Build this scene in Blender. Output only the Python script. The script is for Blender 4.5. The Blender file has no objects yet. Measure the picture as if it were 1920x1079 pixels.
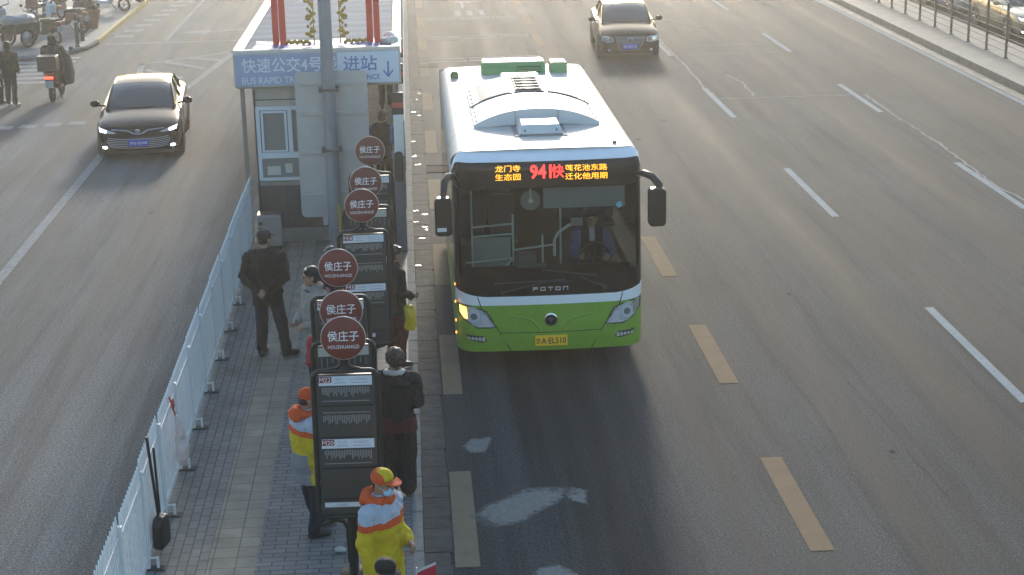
import bpy, bmesh, math, random
from math import sin, cos, pi, radians as R
from mathutils import Vector as V, Matrix as M, noise
from mathutils.bvhtree import BVHTree
random.seed(7)
S = bpy.context.scene
C = S.collection

# ---------------------------------------------------------------- camera
CAM = V((0, 0, 7.5)); YAW, PIT, ROL, FPX = 0.0568417, 0.2842605, -0.0215021, 3200.0
F_ = V((sin(YAW)*cos(PIT), cos(YAW)*cos(PIT), -sin(PIT)))
R_ = V((cos(YAW), -sin(YAW), 0)); U_ = R_.cross(F_)
R2 = R_*cos(ROL) + U_*sin(ROL); U2 = -R_*sin(ROL) + U_*cos(ROL)
cd = bpy.data.cameras.new('camera'); cam = bpy.data.objects.new('camera', cd); C.objects.link(cam)
cd.sensor_width = 36; cd.lens = FPX/1920*36; cd.clip_end = 2000; cd.clip_start = 0.1
mx = M((R2, U2, -F_)).transposed().to_4x4(); mx.translation = CAM; cam.matrix_world = mx
S.camera = cam
# ---------------------------------------------------------------- light
SUN_EL, SUN_AZ = R(14.5), R(4)            # azimuth clockwise from +Y
w = bpy.data.worlds.new('World'); S.world = w; w.use_nodes = True
nt = w.node_tree; bg = nt.nodes['Background']; sky = nt.nodes.new('ShaderNodeTexSky')
sky.sky_type = 'NISHITA'; sky.sun_disc = False; sky.sun_elevation = SUN_EL; sky.sun_rotation = SUN_AZ
sky.air_density = 1.3; sky.dust_density = 1.5; sky.ozone_density = 3.0
nt.links.new(sky.outputs[0], bg.inputs[0]); bg.inputs[1].default_value = 0.15
sd = bpy.data.lights.new('sun', 'SUN'); sd.energy = 2.0; sd.angle = R(6.0); sd.color = (1, .92, .80)
so = bpy.data.objects.new('sun', sd); C.objects.link(so)
sdir = V((sin(SUN_AZ)*cos(SUN_EL), cos(SUN_AZ)*cos(SUN_EL), sin(SUN_EL)))
so.rotation_euler = sdir.to_track_quat('Z', 'Y').to_euler(); so.location = (5, 60, 40)
S.view_settings.view_transform = 'Standard'; S.view_settings.look = 'None'
S.view_settings.exposure = 1.05; S.view_settings.gamma = 1
S.cycles.volume_bounces = 1; S.cycles.max_bounces = 8; S.cycles.transparent_max_bounces = 12
S.cycles.use_denoising = True

# ---------------------------------------------------------------- helpers
def tag(o, label=None, cat=None, group=None, kind=None):
    if label: o['label'] = label
    if cat: o['category'] = cat
    if group: o['group'] = group
    if kind: o['kind'] = kind
    return o
def thing(name, label, cat, loc=(0, 0, 0), rz=0, group=None):
    o = bpy.data.objects.new(name, None); C.objects.link(o); o.empty_display_size = .2
    o.location = loc; o.rotation_euler = (0, 0, rz)
    return tag(o, label, cat, group)
MATS = {}
def mat(name, col, rough=.6, metal=0., var=0., vs=4., bump=0., bs=40., emit=0., spec=.5, coat=0., stretch=(1, 1, 1), col2=None, rvar=0.):
    if name in MATS: return MATS[name]
    m = bpy.data.materials.new(name); m.use_nodes = True; n = m.node_tree.nodes; l = m.node_tree.links
    b = n['Principled BSDF']; c4 = (*col, 1)
    b.inputs['Base Color'].default_value = c4; b.inputs['Roughness'].default_value = rough
    b.inputs['Metallic'].default_value = metal; b.inputs['Specular IOR Level'].default_value = spec
    b.inputs['Coat Weight'].default_value = coat; b.inputs['Coat Roughness'].default_value = .05
    if emit: b.inputs['Emission Color'].default_value = c4; b.inputs['Emission Strength'].default_value = emit
    if var or bump or rvar:
        tc = n.new('ShaderNodeTexCoord'); mp = n.new('ShaderNodeMapping'); mp.inputs['Scale'].default_value = stretch
        l.new(tc.outputs['Object'], mp.inputs[0])
    if var or rvar:
        t = n.new('ShaderNodeTexNoise'); t.inputs['Scale'].default_value = vs; t.inputs['Detail'].default_value = 6; t.inputs['Roughness'].default_value = .65
        l.new(mp.outputs[0], t.inputs['Vector'])
        r = n.new('ShaderNodeValToRGB'); r.color_ramp.elements[0].position = .3; r.color_ramp.elements[1].position = .72
        c2 = col2 or tuple(min(1, x*(1+var)) for x in col); c1 = col if col2 else tuple(x*(1-var) for x in col)
        r.color_ramp.elements[0].color = (*c1, 1); r.color_ramp.elements[1].color = (*c2, 1)
        l.new(t.outputs[0], r.inputs[0])
        if var: l.new(r.outputs[0], b.inputs['Base Color'])
        if rvar:
            q = n.new('ShaderNodeMapRange'); q.inputs[1].default_value = .3; q.inputs[2].default_value = .7
            q.inputs[3].default_value = max(0, rough-rvar); q.inputs[4].default_value = min(1, rough+rvar)
            l.new(t.outputs[0], q.inputs[0]); l.new(q.outputs[0], b.inputs['Roughness'])
    if bump:
        t2 = n.new('ShaderNodeTexNoise'); t2.inputs['Scale'].default_value = bs; t2.inputs['Detail'].default_value = 4
        l.new(mp.outputs[0], t2.inputs['Vector'])
        bp = n.new('ShaderNodeBump'); bp.inputs['Strength'].default_value = bump; bp.inputs['Distance'].default_value = .02
        l.new(t2.outputs[0], bp.inputs['Height']); l.new(bp.outputs[0], b.inputs['Normal'])
    MATS[name] = m
    return m
def glass(name, tint=(.6, .68, .68), refl=1.0, rough=.02):
    if name in MATS: return MATS[name]
    m = bpy.data.materials.new(name); m.use_nodes = True; n = m.node_tree.nodes; l = m.node_tree.links
    n.remove(n['Principled BSDF']); o = n['Material Output']
    t = n.new('ShaderNodeBsdfTransparent'); t.inputs[0].default_value = (*tint, 1)
    g = n.new('ShaderNodeBsdfGlossy'); g.inputs['Roughness'].default_value = rough; g.inputs[0].default_value = (refl, refl, refl, 1)
    f = n.new('ShaderNodeFresnel'); f.inputs[0].default_value = 1.5
    x = n.new('ShaderNodeMixShader'); l.new(f.outputs[0], x.inputs[0]); l.new(t.outputs[0], x.inputs[1]); l.new(g.outputs[0], x.inputs[2])
    l.new(x.outputs[0], o.inputs[0]); MATS[name] = m
    return m

_tx = {}
def text_geo(s, bold=0.):
    k = (s, bold)
    if k not in _tx:
        c = bpy.data.curves.new('lettering', 'FONT'); c.body = s; c.align_x = 'CENTER'; c.align_y = 'CENTER'; c.resolution_u = 2; c.offset = bold
        o = bpy.data.objects.new('lettering', c); m = o.to_mesh()
        vs = [v.co.copy() for v in m.vertices]; fs = [tuple(p.vertices) for p in m.polygons]
        o.to_mesh_clear(); bpy.data.objects.remove(o); bpy.data.curves.remove(c)
        xs = [v.x for v in vs]; ys = [v.y for v in vs]
        cx, cy = (min(xs)+max(xs))/2, (min(ys)+max(ys))/2
        _tx[k] = ([V((v.x-cx, v.y-cy, 0)) for v in vs], fs, max(xs)-min(xs), max(ys)-min(ys))
    return _tx[k]
FRONT = M(((1, 0, 0), (0, 0, -1), (0, 1, 0)))        # text plane facing -Y
FLAT = M(((1, 0, 0), (0, 1, 0), (0, 0, 1)))

class MB:
    def __init__(s): s.v = []; s.f = []; s.m = []; s.mi = 0
    def add(s, vs, fs):
        b = len(s.v); s.v += [tuple(x) for x in vs]
        for f in fs: s.f.append(tuple(b+i for i in f)); s.m.append(s.mi)
        return s
    def box(s, x0, x1, y0, y1, z0, z1):
        return s.add([(x0, y0, z0), (x1, y0, z0), (x1, y1, z0), (x0, y1, z0), (x0, y0, z1), (x1, y0, z1), (x1, y1, z1), (x0, y1, z1)],
                     [(3, 2, 1, 0), (4, 5, 6, 7), (0, 1, 5, 4), (1, 2, 6, 5), (2, 3, 7, 6), (3, 0, 4, 7)])
    def prism(s, pts, axis, a, b):                     # outline extruded along an axis
        def p(u, v, t): return {'x': (t, u, v), 'y': (u, t, v), 'z': (u, v, t)}[axis]
        n = len(pts); vs = [p(*q, a) for q in pts]+[p(*q, b) for q in pts]
        return s.add(vs, [tuple(range(n))[::-1], tuple(range(n, 2*n))]+[(i, (i+1) % n, n+(i+1) % n, n+i) for i in range(n)])
    def tube(s, pts, r, seg=8, closed=False, flat=1.):
        pts = [V(p) for p in pts]; n = len(pts); rs = r if isinstance(r, (list, tuple)) else [r]*n
        vs = []; up = None
        for i, p in enumerate(pts):
            if closed: t = (pts[(i+1) % n]-pts[i-1])
            else: t = pts[min(i+1, n-1)]-pts[max(i-1, 0)]
            t.normalize()
            if up is None: up = V((0, 0, 1)) if abs(t.z) < .9 else V((0, 1, 0))
            a = t.cross(up)
            if a.length < 1e-4: a = t.cross(V((1, .3, 0)))
            a.normalize(); b = a.cross(t).normalized(); up = b
            for k in range(seg):
                q = 2*pi*k/seg; vs.append(p+a*cos(q)*rs[i]+b*sin(q)*rs[i]*flat)
        fs = []
        for i in range(n if closed else n-1):
            j = (i+1) % n
            for k in range(seg): fs.append((i*seg+k, i*seg+(k+1) % seg, j*seg+(k+1) % seg, j*seg+k))
        if not closed: fs += [tuple(range(seg))[::-1], tuple((n-1)*seg+k for k in range(seg))]
        return s.add(vs, fs)
    def lathe(s, prof, c=(0, 0, 0), axis='z', seg=20):    # prof: (radius, height)
        c = V(c); vs = []; n = len(prof)
        for r, h in prof:
            for k in range(seg):
                a = 2*pi*k/seg; u, v = r*cos(a), r*sin(a)
                vs.append(c+V({'z': (u, v, h), 'y': (u, h, v), 'x': (h, u, v)}[axis]))
        fs = [(i*seg+k, i*seg+(k+1) % seg, (i+1)*seg+(k+1) % seg, (i+1)*seg+k) for i in range(n-1) for k in range(seg)]
        fs += [tuple(range(seg))[::-1], tuple((n-1)*seg+k for k in range(seg))]
        return s.add(vs, fs)
    def ell(s, c, r, seg=12, rings=8, rot=None):
        c = V(c); vs = []
        for i in range(rings+1):
            th = pi*i/rings
            for k in range(seg):
                a = 2*pi*k/seg; p = V((r[0]*sin(th)*cos(a), r[1]*sin(th)*sin(a), r[2]*cos(th)))
                vs.append(c+(rot @ p if rot else p))
        return s.add(vs, [(i*seg+k, (i+1)*seg+k, (i+1)*seg+(k+1) % seg, i*seg+(k+1) % seg) for i in range(rings) for k in range(seg)])
    def loft(s, rings, seg=16):                        # rings: (x,y,z,rx,ry) horizontal ellipses, capped
        vs = []; n = len(rings)
        for x, y, z, rx, ry in rings:
            for k in range(seg):
                a = 2*pi*k/seg; vs.append((x+rx*cos(a), y+ry*sin(a), z))
        fs = [(i*seg+k, i*seg+(k+1) % seg, (i+1)*seg+(k+1) % seg, (i+1)*seg+k) for i in range(n-1) for k in range(seg)]
        return s.add(vs, fs+[tuple(range(seg))[::-1], tuple((n-1)*seg+k for k in range(seg))])
    def limb(s, pts, rs, seg=10):                      # tapered tube with round ends
        pts = [V(p) for p in pts]; d0 = (pts[0]-pts[1]).normalized(); d1 = (pts[-1]-pts[-2]).normalized()
        P = [pts[0]+d0*rs[0]*k for k in (.97, .7)]+pts+[pts[-1]+d1*rs[-1]*k for k in (.7, .97)]
        Q = [rs[0]*.25, rs[0]*.72]+list(rs)+[rs[-1]*.72, rs[-1]*.25]
        return s.tube(P, Q, seg)
    def grid(s, fn, nu, nv):
        vs = [fn(i/nu, j/nv) for j in range(nv+1) for i in range(nu+1)]; w_ = nu+1
        return s.add(vs, [(j*w_+i, j*w_+i+1, (j+1)*w_+i+1, (j+1)*w_+i) for j in range(nv) for i in range(nu)])
    def patch(s, pts, surf, off=.006, back=.012, rings=(1, .84, .66, .45, .22)):
        """convex outline in (x,z) laid on the surface y = surf(x,z), proud by off, with a rim going back"""
        P_ = []
        for i, a in enumerate(pts):
            b = pts[(i+1) % len(pts)]; k_ = max(1, int(math.hypot(b[0]-a[0], b[1]-a[1])/.06))
            for k in range(k_): P_.append((a[0]+(b[0]-a[0])*k/k_, a[1]+(b[1]-a[1])*k/k_))
        pts = P_; n = len(pts); cx = sum(p[0] for p in pts)/n; cz = sum(p[1] for p in pts)/n; vs = []
        for x, z in pts: vs.append((x, surf(x, z)+back, z))
        for k in rings:
            for x, z in pts:
                X, Z = cx+(x-cx)*k, cz+(z-cz)*k; vs.append((X, surf(X, Z)-off, Z))
        vs.append((cx, surf(cx, cz)-off, cz)); L = len(rings)
        fs = [(i*n+k, i*n+(k+1) % n, (i+1)*n+(k+1) % n, (i+1)*n+k) for i in range(L) for k in range(n)]
        fs += [(L*n+k, L*n+(k+1) % n, (L+1)*n) for k in range(n)]
        return s.add(vs, fs)
    def strip(s, line, surf, r=.006, off=.003):
        return s.tube([(x, surf(x, z)-off, z) for x, z in line], r, 6)
    def text(s, t, c, h=None, w=None, rot=FRONT, bold=0.):
        vs, fs, tw, th = text_geo(t, bold); sy = h/th if h else w/tw; sx = w/tw if w else sy
        return s.add([V(c)+rot @ V((v.x*sx, v.y*sy, 0)) for v in vs], fs)
    def build(s, name, m, parent=None, smooth=None, bevel=0, seg=2, loc=None):
        me = bpy.data.meshes.new(name); me.from_pydata(s.v, [], s.f)
        ms = m if isinstance(m, (list, tuple)) else [m]
        for x in ms: me.materials.append(x)
        me.polygons.foreach_set('material_index', s.m)
        bm = bmesh.new(); bm.from_mesh(me)
        if bevel:
            bmesh.ops.remove_doubles(bm, verts=bm.verts, dist=1e-5)
            ed = [e for e in bm.edges if len(e.link_faces) == 2 and e.calc_face_angle(0) > .5]
            bmesh.ops.bevel(bm, geom=ed, offset=bevel, segments=seg, affect='EDGES', profile=.5, clamp_overlap=True)
        bmesh.ops.recalc_face_normals(bm, faces=bm.faces)
        bm.to_mesh(me); bm.free()
        if smooth:
            me.polygons.foreach_set('use_smooth', [True]*len(me.polygons)); me.set_sharp_from_angle(angle=R(smooth))
        o = bpy.data.objects.new(name, me); C.objects.link(o)
        if parent: o.parent = parent
        if loc: o.location = loc
        return o
def rrect(w, h, r, n=4, cx=0, cy=0):
    p = []
    for sx, sy, a0 in ((1, 1, 0), (-1, 1, 90), (-1, -1, 180), (1, -1, 270)):
        for k in range(n+1):
            a = R(a0+90*k/n); p.append((cx+sx*(w/2-r)+r*cos(a), cy+sy*(h/2-r)+r*sin(a)))
    return p
def ngon(cx, cz, r, n=16, rz=None): return [(cx+r*cos(2*pi*k/n), cz+(rz or r)*sin(2*pi*k/n)) for k in range(n)]
def copy_tree(o, parent=None, label=None, **kw):
    c = o.copy(); C.objects.link(c)
    if parent: c.parent = parent
    for ch in o.children: copy_tree(ch, c)
    if label: c['label'] = label
    return c

# ---------------------------------------------------------------- ground materials
def asphalt(name, base, warm=0.0):
    m = bpy.data.materials.new(name); m.use_nodes = True; n = m.node_tree.nodes; l = m.node_tree.links; b = n['Principled BSDF']
    tc = n.new('ShaderNodeTexCoord')
    def nz(sc, st, det=5, ro=.6):
        mp = n.new('ShaderNodeMapping'); mp.inputs['Scale'].default_value = st; l.new(tc.outputs['Object'], mp.inputs[0])
        t = n.new('ShaderNodeTexNoise'); t.inputs['Scale'].default_value = sc; t.inputs['Detail'].default_value = det; t.inputs['Roughness'].default_value = ro
        l.new(mp.outputs[0], t.inputs[0]); return t
    def ramp(t, p0, p1, v0, v1):
        r = n.new('ShaderNodeMapRange'); r.inputs[1].default_value = p0; r.inputs[2].default_value = p1; r.inputs[3].default_value = v0; r.inputs[4].default_value = v1
        l.new(t.outputs[0], r.inputs[0]); return r
    def mul(a, c):
        q = n.new('ShaderNodeMath'); q.operation = 'MULTIPLY'; l.new(a.outputs[0], q.inputs[0]); l.new(c.outputs[0], q.inputs[1]); return q
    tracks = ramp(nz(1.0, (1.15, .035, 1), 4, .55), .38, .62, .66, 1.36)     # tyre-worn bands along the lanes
    patch_ = ramp(nz(.35, (1, .55, 1), 5), .35, .7, .86, 1.14)
    grain = ramp(nz(38, (1, 1, 1), 4, .85), .41, .60, .42, 1.62)
    fine = ramp(nz(14, (1, 1, 1), 4, .7), .3, .7, .88, 1.12)
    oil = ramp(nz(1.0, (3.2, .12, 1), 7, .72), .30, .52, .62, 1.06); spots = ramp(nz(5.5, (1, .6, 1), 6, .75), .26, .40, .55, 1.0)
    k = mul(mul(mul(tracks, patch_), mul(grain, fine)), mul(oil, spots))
    mixc = n.new('ShaderNodeMix'); mixc.data_type = 'RGBA'; mixc.blend_type = 'MULTIPLY'; mixc.inputs[0].default_value = 1
    cc = n.new('ShaderNodeCombineColor')
    for i in range(3): l.new(k.outputs[0], cc.inputs[i])
    mixc.inputs[6].default_value = (*base, 1); l.new(cc.outputs[0], mixc.inputs[7]); l.new(mixc.outputs[2], b.inputs['Base Color'])
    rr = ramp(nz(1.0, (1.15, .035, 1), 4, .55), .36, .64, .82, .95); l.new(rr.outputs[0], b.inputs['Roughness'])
    bp = n.new('ShaderNodeBump'); bp.inputs['Strength'].default_value = .5; bp.inputs['Distance'].default_value = .012
    l.new(nz(110, (1, 1, 1), 3, .7).outputs[0], bp.inputs['Height']); l.new(bp.outputs[0], b.inputs['Normal'])
    b.inputs['Specular IOR Level'].default_value = .18
    return m
def bricks(name, c1, c2, mortar, bw, bh, msz=.006, off=.5, rough=.8, rot=0, bump=.6, var=.3, squash=1):
    m = bpy.data.materials.new(name); m.use_nodes = True; n = m.node_tree.nodes; l = m.node_tree.links; b = n['Principled BSDF']
    tc = n.new('ShaderNodeTexCoord'); mp = n.new('ShaderNodeMapping'); mp.inputs['Rotation'].default_value = (0, 0, R(rot)); l.new(tc.outputs['Object'], mp.inputs[0])
    t = n.new('ShaderNodeTexBrick'); t.offset = off; t.inputs['Scale'].default_value = 1; t.inputs['Brick Width'].default_value = bw; t.inputs['Row Height'].default_value = bh
    t.inputs['Mortar Size'].default_value = msz; t.inputs['Mortar Smooth'].default_value = .3; t.inputs['Bias'].default_value = -.1
    t.inputs['Color1'].default_value = (*c1, 1); t.inputs['Color2'].default_value = (*c2, 1); t.inputs['Mortar'].default_value = (*mortar, 1)
    l.new(mp.outputs[0], t.inputs[0])
    nz = n.new('ShaderNodeTexNoise'); nz.inputs['Scale'].default_value = 2.2; nz.inputs['Detail'].default_value = 8; nz.inputs['Roughness'].default_value = .7
    l.new(tc.outputs['Object'], nz.inputs[0])
    r = n.new('ShaderNodeMapRange'); r.inputs[1].default_value = .3; r.inputs[2].default_value = .7; r.inputs[3].default_value = 1-var; r.inputs[4].default_value = 1+var; l.new(nz.outputs[0], r.inputs[0])
    mx = n.new('ShaderNodeVectorMath'); mx.operation = 'SCALE'; l.new(t.outputs[0], mx.inputs[0]); l.new(r.outputs[0], mx.inputs['Scale']); l.new(mx.outputs[0], b.inputs['Base Color'])
    b.inputs['Roughness'].default_value = rough
    bp = n.new('ShaderNodeBump'); bp.inputs['Strength'].default_value = bump; bp.inputs['Distance'].default_value = .01; bp.invert = True
    l.new(t.outputs['Fac'], bp.inputs['Height']); l.new(bp.outputs[0], b.inputs['Normal'])
    return m
def worn_paint(name, col, base=(.06, .06, .06), amt=.42):
    """road paint rubbed through to the asphalt in places"""
    m = mat(name, col, .9, var=.12, vs=3, bump=.25, bs=90, spec=.12); n = m.node_tree.nodes; l = m.node_tree.links; b = n['Principled BSDF']
    tc = n.new('ShaderNodeTexCoord'); t = n.new('ShaderNodeTexNoise'); t.inputs['Scale'].default_value = 9; t.inputs['Detail'].default_value = 8; t.inputs['Roughness'].default_value = .75
    l.new(tc.outputs['Object'], t.inputs[0]); r = n.new('ShaderNodeMapRange'); r.inputs[1].default_value = amt-.1; r.inputs[2].default_value = amt+.08; l.new(t.outputs[0], r.inputs[0])
    x = n.new('ShaderNodeMix'); x.data_type = 'RGBA'; x.inputs[6].default_value = (*base, 1); src = b.inputs['Base Color'].links[0].from_socket
    l.new(src, x.inputs[7]); l.new(r.outputs[0], x.inputs[0]); l.new(x.outputs[2], b.inputs['Base Color'])
    return m

def faded(name, col, rough=.7):
    """a stain that thins out to nothing at its ragged rim (vertex attribute fade x noise)"""
    m = mat(name, col, .9, var=.2, vs=14, bump=.3, bs=80, spec=.1); n = m.node_tree.nodes; l = m.node_tree.links
    at = n.new('ShaderNodeAttribute'); at.attribute_name = 'fade'; tc = n.new('ShaderNodeTexCoord'); t = n.new('ShaderNodeTexNoise'); t.inputs['Scale'].default_value = 11; t.inputs['Detail'].default_value = 9; t.inputs['Roughness'].default_value = .7
    l.new(tc.outputs['Object'], t.inputs[0]); a = n.new('ShaderNodeMath'); a.operation = 'ADD'; l.new(at.outputs['Fac'], a.inputs[0]); l.new(t.outputs[0], a.inputs[1])
    r = n.new('ShaderNodeMapRange'); r.inputs[1].default_value = .72; r.inputs[2].default_value = 1.12; r.inputs[4].default_value = .85; l.new(a.outputs[0], r.inputs[0]); l.new(r.outputs[0], n['Principled BSDF'].inputs['Alpha'])
    return m
def stain(name, blobs, m, z=.005):
    vs, fs, fd = [], [], []
    for pts in blobs:
        n_ = 5*len(pts); P = []
        for i, p in enumerate(pts):
            q = pts[(i+1) % len(pts)]
            for k in range(5): P.append((p[0]+(q[0]-p[0])*k/5, p[1]+(q[1]-p[1])*k/5))
        cx = sum(p[0] for p in P)/n_; cy = sum(p[1] for p in P)/n_; b = len(vs)
        for s_, f in ((1.25, 0), (1, .35), (.6, .75), (.25, .9)):
            for x, y in P: vs.append((cx+(x-cx)*s_, cy+(y-cy)*s_, z)); fd.append(f)
        vs.append((cx, cy, z)); fd.append(1.)
        for r in range(3): fs += [(b+r*n_+k, b+r*n_+(k+1) % n_, b+(r+1)*n_+(k+1) % n_, b+(r+1)*n_+k) for k in range(n_)]
        fs += [(b+3*n_+k, b+3*n_+(k+1) % n_, b+4*n_) for k in range(n_)]
    mb = MB(); mb.add(vs, fs); o = mb.build(name, m); at = o.data.attributes.new('fade', 'FLOAT', 'POINT'); at.data.foreach_set('value', fd)
    return tag(o, kind='structure')
# ================================================================ SETTING
def struct(name, mb, m, **k): return tag(mb.build(name, m, **k), kind='structure')
def sheet(mb, x0, x1, y0, y1, z): return mb.add([(x0, y0, z), (x1, y0, z), (x1, y1, z), (x0, y1, z)], [(0, 1, 2, 3)])
def blob(mb, pts, z, jag=.03, n=6, seed=1):
    rnd = random.Random(seed); out = []
    for i, p in enumerate(pts):
        q = pts[(i+1) % len(pts)]
        for k in range(n):
            t = k/n; out.append((p[0]+(q[0]-p[0])*t+rnd.uniform(-jag, jag), p[1]+(q[1]-p[1])*t+rnd.uniform(-jag, jag), z))
    c = (sum(p[0] for p in out)/len(out), sum(p[1] for p in out)/len(out), z)
    return mb.add(out+[c], [(i, (i+1) % len(out), len(out)) for i in range(len(out))])
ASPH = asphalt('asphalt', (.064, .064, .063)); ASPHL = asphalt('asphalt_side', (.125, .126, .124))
struct('ground', sheet(MB(), -300, 300, -60, 500, -.012), mat('earth', (.11, .10, .09), .9, var=.2, vs=.5))
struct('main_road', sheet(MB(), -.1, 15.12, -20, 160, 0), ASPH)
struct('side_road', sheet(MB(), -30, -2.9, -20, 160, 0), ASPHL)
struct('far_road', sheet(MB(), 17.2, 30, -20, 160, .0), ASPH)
YEL = worn_paint('yellow_paint', (.235, .165, .10), amt=.33); WHT = worn_paint('white_paint', (.30, .33, .34), amt=.34)
OLDW = worn_paint('old_white_paint', (.40, .40, .39), amt=.43); OLDY = worn_paint('old_tan_paint', (.25, .195, .135), amt=.33)
m1 = MB(); m2 = MB()
for k in range(11):
    y = 15.68+5.12*k
    sheet(m1, 3.87, 4.12, y, y+2.54, .004); sheet(m2, .265, .515, y, y+2.52, .004)
struct('bus_lane_line', m1, YEL); struct('kerbside_lane_line', m2, OLDY)
m1 = MB()
for k in range(6):
    y = 19.65+9.72*k
    sheet(m1, 7.455, 7.59, y, y+4.1, .004); sheet(m1, 10.965, 11.10, y+.1, y+4.1, .004)
struct('lane_line', m1, WHT)
struct('edge_line', sheet(MB(), 14.56, 14.71, -10, 140, .004), WHT)
m1 = MB()
for i, y in enumerate((48.9, 53.5, 58.1)):
    for a, b in ((.55, 1.62), (1.7, 2.76), (2.84, 3.76)):
        for dy in (0, .5): sheet(m1, a, b, y+dy+.12*a/3, y+dy+.16+.12*a/3, .004)
for k in range(3): sheet(m1, 1.62+.42*k, 1.8+.42*k, 59.3, 60.7, .004)
sheet(m1, 1.9, 2.0, 61.3, 63, .004); sheet(m1, 1.7, 2.3, 63, 63.4, .004)
struct('bus_lane_cross_lines', m1, OLDW)
# side road paint
SIDEW = worn_paint('side_white_paint', (.29, .30, .30), (.12, .12, .12), .43); m1 = MB()
sheet(m1, -6.9, -6.72, 10, 41, .004)
m1.add([(-6.92, 41, .004), (-6.74, 41, .004), (-7.74, 50.3, .004), (-7.92, 50.3, .004)], [(0, 1, 2, 3)])
m1.add([(-6.5, 41.5, .004), (-6.34, 41.5, .004), (-5.2, 52.2, .004), (-5.4, 52.4, .004)], [(0, 1, 2, 3)])
m1.add([(-7.9, 50.3, .004), (-7.9, 50.05, .004), (-5.3, 52.1, .004), (-5.4, 52.4, .004)], [(0, 1, 2, 3)])
for (a, b, c, d) in ((-6.6, 51.05, -5.55, 50.35), (-7.2, 50.35, -5.9, 48.85), (-7.55, 48.9, -6.3, 47.2), (-7.3, 46.6, -6.5, 45.2)):
    m1.add([(a, b, .005), (c, d, .005), (c, d+.45, .005), (a, b+.45, .005)], [(0, 1, 2, 3)])
sheet(m1, -9.6, -3.2, 54.6, 54.85, .004); sheet(m1, -7.85, -7.7, 55, 90, .004)
for k in range(9): sheet(m1, -9.6+.12*k, -9.0+.12*k, 56.2+k*1.35, 56.8+k*1.35, .004)
m1.add([(-7.6, 57, .004), (-6.6, 56.4, .004), (-6.6, 56.8, .004), (-5.5, 57.3, .004), (-5.5, 57.7, .004), (-6.6, 57.2, .004), (-6.6, 57.6, .004)], [(0, 1, 2, 3, 4, 5, 6)])
for k in range(7): sheet(m1, -11.9, -9.9, 47.3+.75*k, 47.65+.75*k, .004)
for k in range(4): sheet(m1, -9.9+.55*k, -9.5+.55*k, 40.5+.12*k, 40.95+.12*k, .004)
struct('side_road_markings', m1, SIDEW)
# pale sealed cracks, puddle stains
PALE = mat('crack_seal', (.27, .26, .235), .9, spec=.1, var=.3, vs=20); m1 = MB(); rnd = random.Random(3)
def crack(pts, w_, jag):
    L = []
    for i in range(len(pts)-1):
        a, b = V(pts[i]), V(pts[i+1]); n_ = max(2, int((b-a).length/.22))
        for k in range(n_): q = a.lerp(b, k/n_); L.append((q.x+rnd.uniform(-jag, jag), q.y+rnd.uniform(-jag, jag)*.6))
    vs = []
    for x, y in L: ww = w_*rnd.uniform(.55, 1.25); vs += [(x-ww, y, .006), (x+ww, y+.02, .006)]
    m1.add(vs, [(2*i, 2*i+1, 2*i+3, 2*i+2) for i in range(len(L)-1)])
crack([(7.65, 53.3), (7.63, 48.3), (7.60, 45.4), (7.53, 43.3), (7.60, 41.7)], .035, .035)
crack([(11.28, 41.5), (11.23, 38.2), (11.27, 35.8), (11.19, 33.7), (11.12, 31.5), (11.24, 30.1), (11.2, 26)], .034, .03)
crack([(8.46, 45.2), (8.6, 44.2), (8.62, 42.8), (8.46, 41.55)], .03, .05)
for x0, x1, y in ((7.6, 11.05, 41.55), (7.8, 10.6, 48.9), (8.4, 11.0, 50.6)):
    m1.add([(x0+(x1-x0)*k/24, y+.04*sin(k*1.7)+d, .0065) for k in range(25) for d in (0, .05)], [(2*k, 2*k+1, 2*k+3, 2*k+2) for k in range(24)])
crack([(8.44, 57), (9.0, 55.4), (9.7, 54.5)], .03, .05)
struct('crack_sealant', m1, PALE)
m1 = MB()
for x0, pts in ((6, [(5.6, 33), (5.9, 27), (5.5, 22), (5.7, 16)]), (7.5, [(7.5, 29.4), (7.3, 26), (7.45, 22), (7.3, 18)]), (5, [(4.75, 23), (4.9, 19.5), (4.75, 16), (4.8, 13)])):
    crack(pts, .006, .03)
struct('road_cracks', m1, mat('crack_dark', (.035, .035, .036), .9))
STN = faded('lime_stain', (.29, .28, .255))
stain('dried_stains', [[(.50, 16.95), (.66, 17.22), (.85, 17.36), (1.1, 17.60), (1.37, 17.62), (1.66, 17.55), (1.44, 17.2), (1.2, 16.95), (.95, 16.65), (.72, 16.62), (.56, 16.78)],
      [(.45, 18.97), (.55, 19.2), (.82, 19.25), (.78, 19.0), (.7, 18.73), (.52, 18.75)], [(.95, 15.3), (1.1, 15.6), (1.31, 15.63), (1.5, 15.38), (1.3, 15.1)], [(1.50, 17.42), (1.62, 17.62), (1.78, 17.5), (1.74, 17.1), (1.60, 17.2)]], STN)
OIL = faded('oil_drip', (.042, .043, .045), .6); rnd = random.Random(17); L = []
for k in range(12):
    x = rnd.choice((1.7, 5.7, 9.3, 1.5, 5.9, -4.9))+rnd.gauss(0, .35); y = rnd.uniform(13, 45); r_ = rnd.uniform(.03, .08)
    L.append([(x+r_*cos(a)*rnd.uniform(.6, 1.2), y+r_*1.8*sin(a)*rnd.uniform(.6, 1.2)) for a in (0, .9, 1.8, 2.7, 3.6, 4.5, 5.4)])
stain('oil_drips', L, OIL, .0035)
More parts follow.
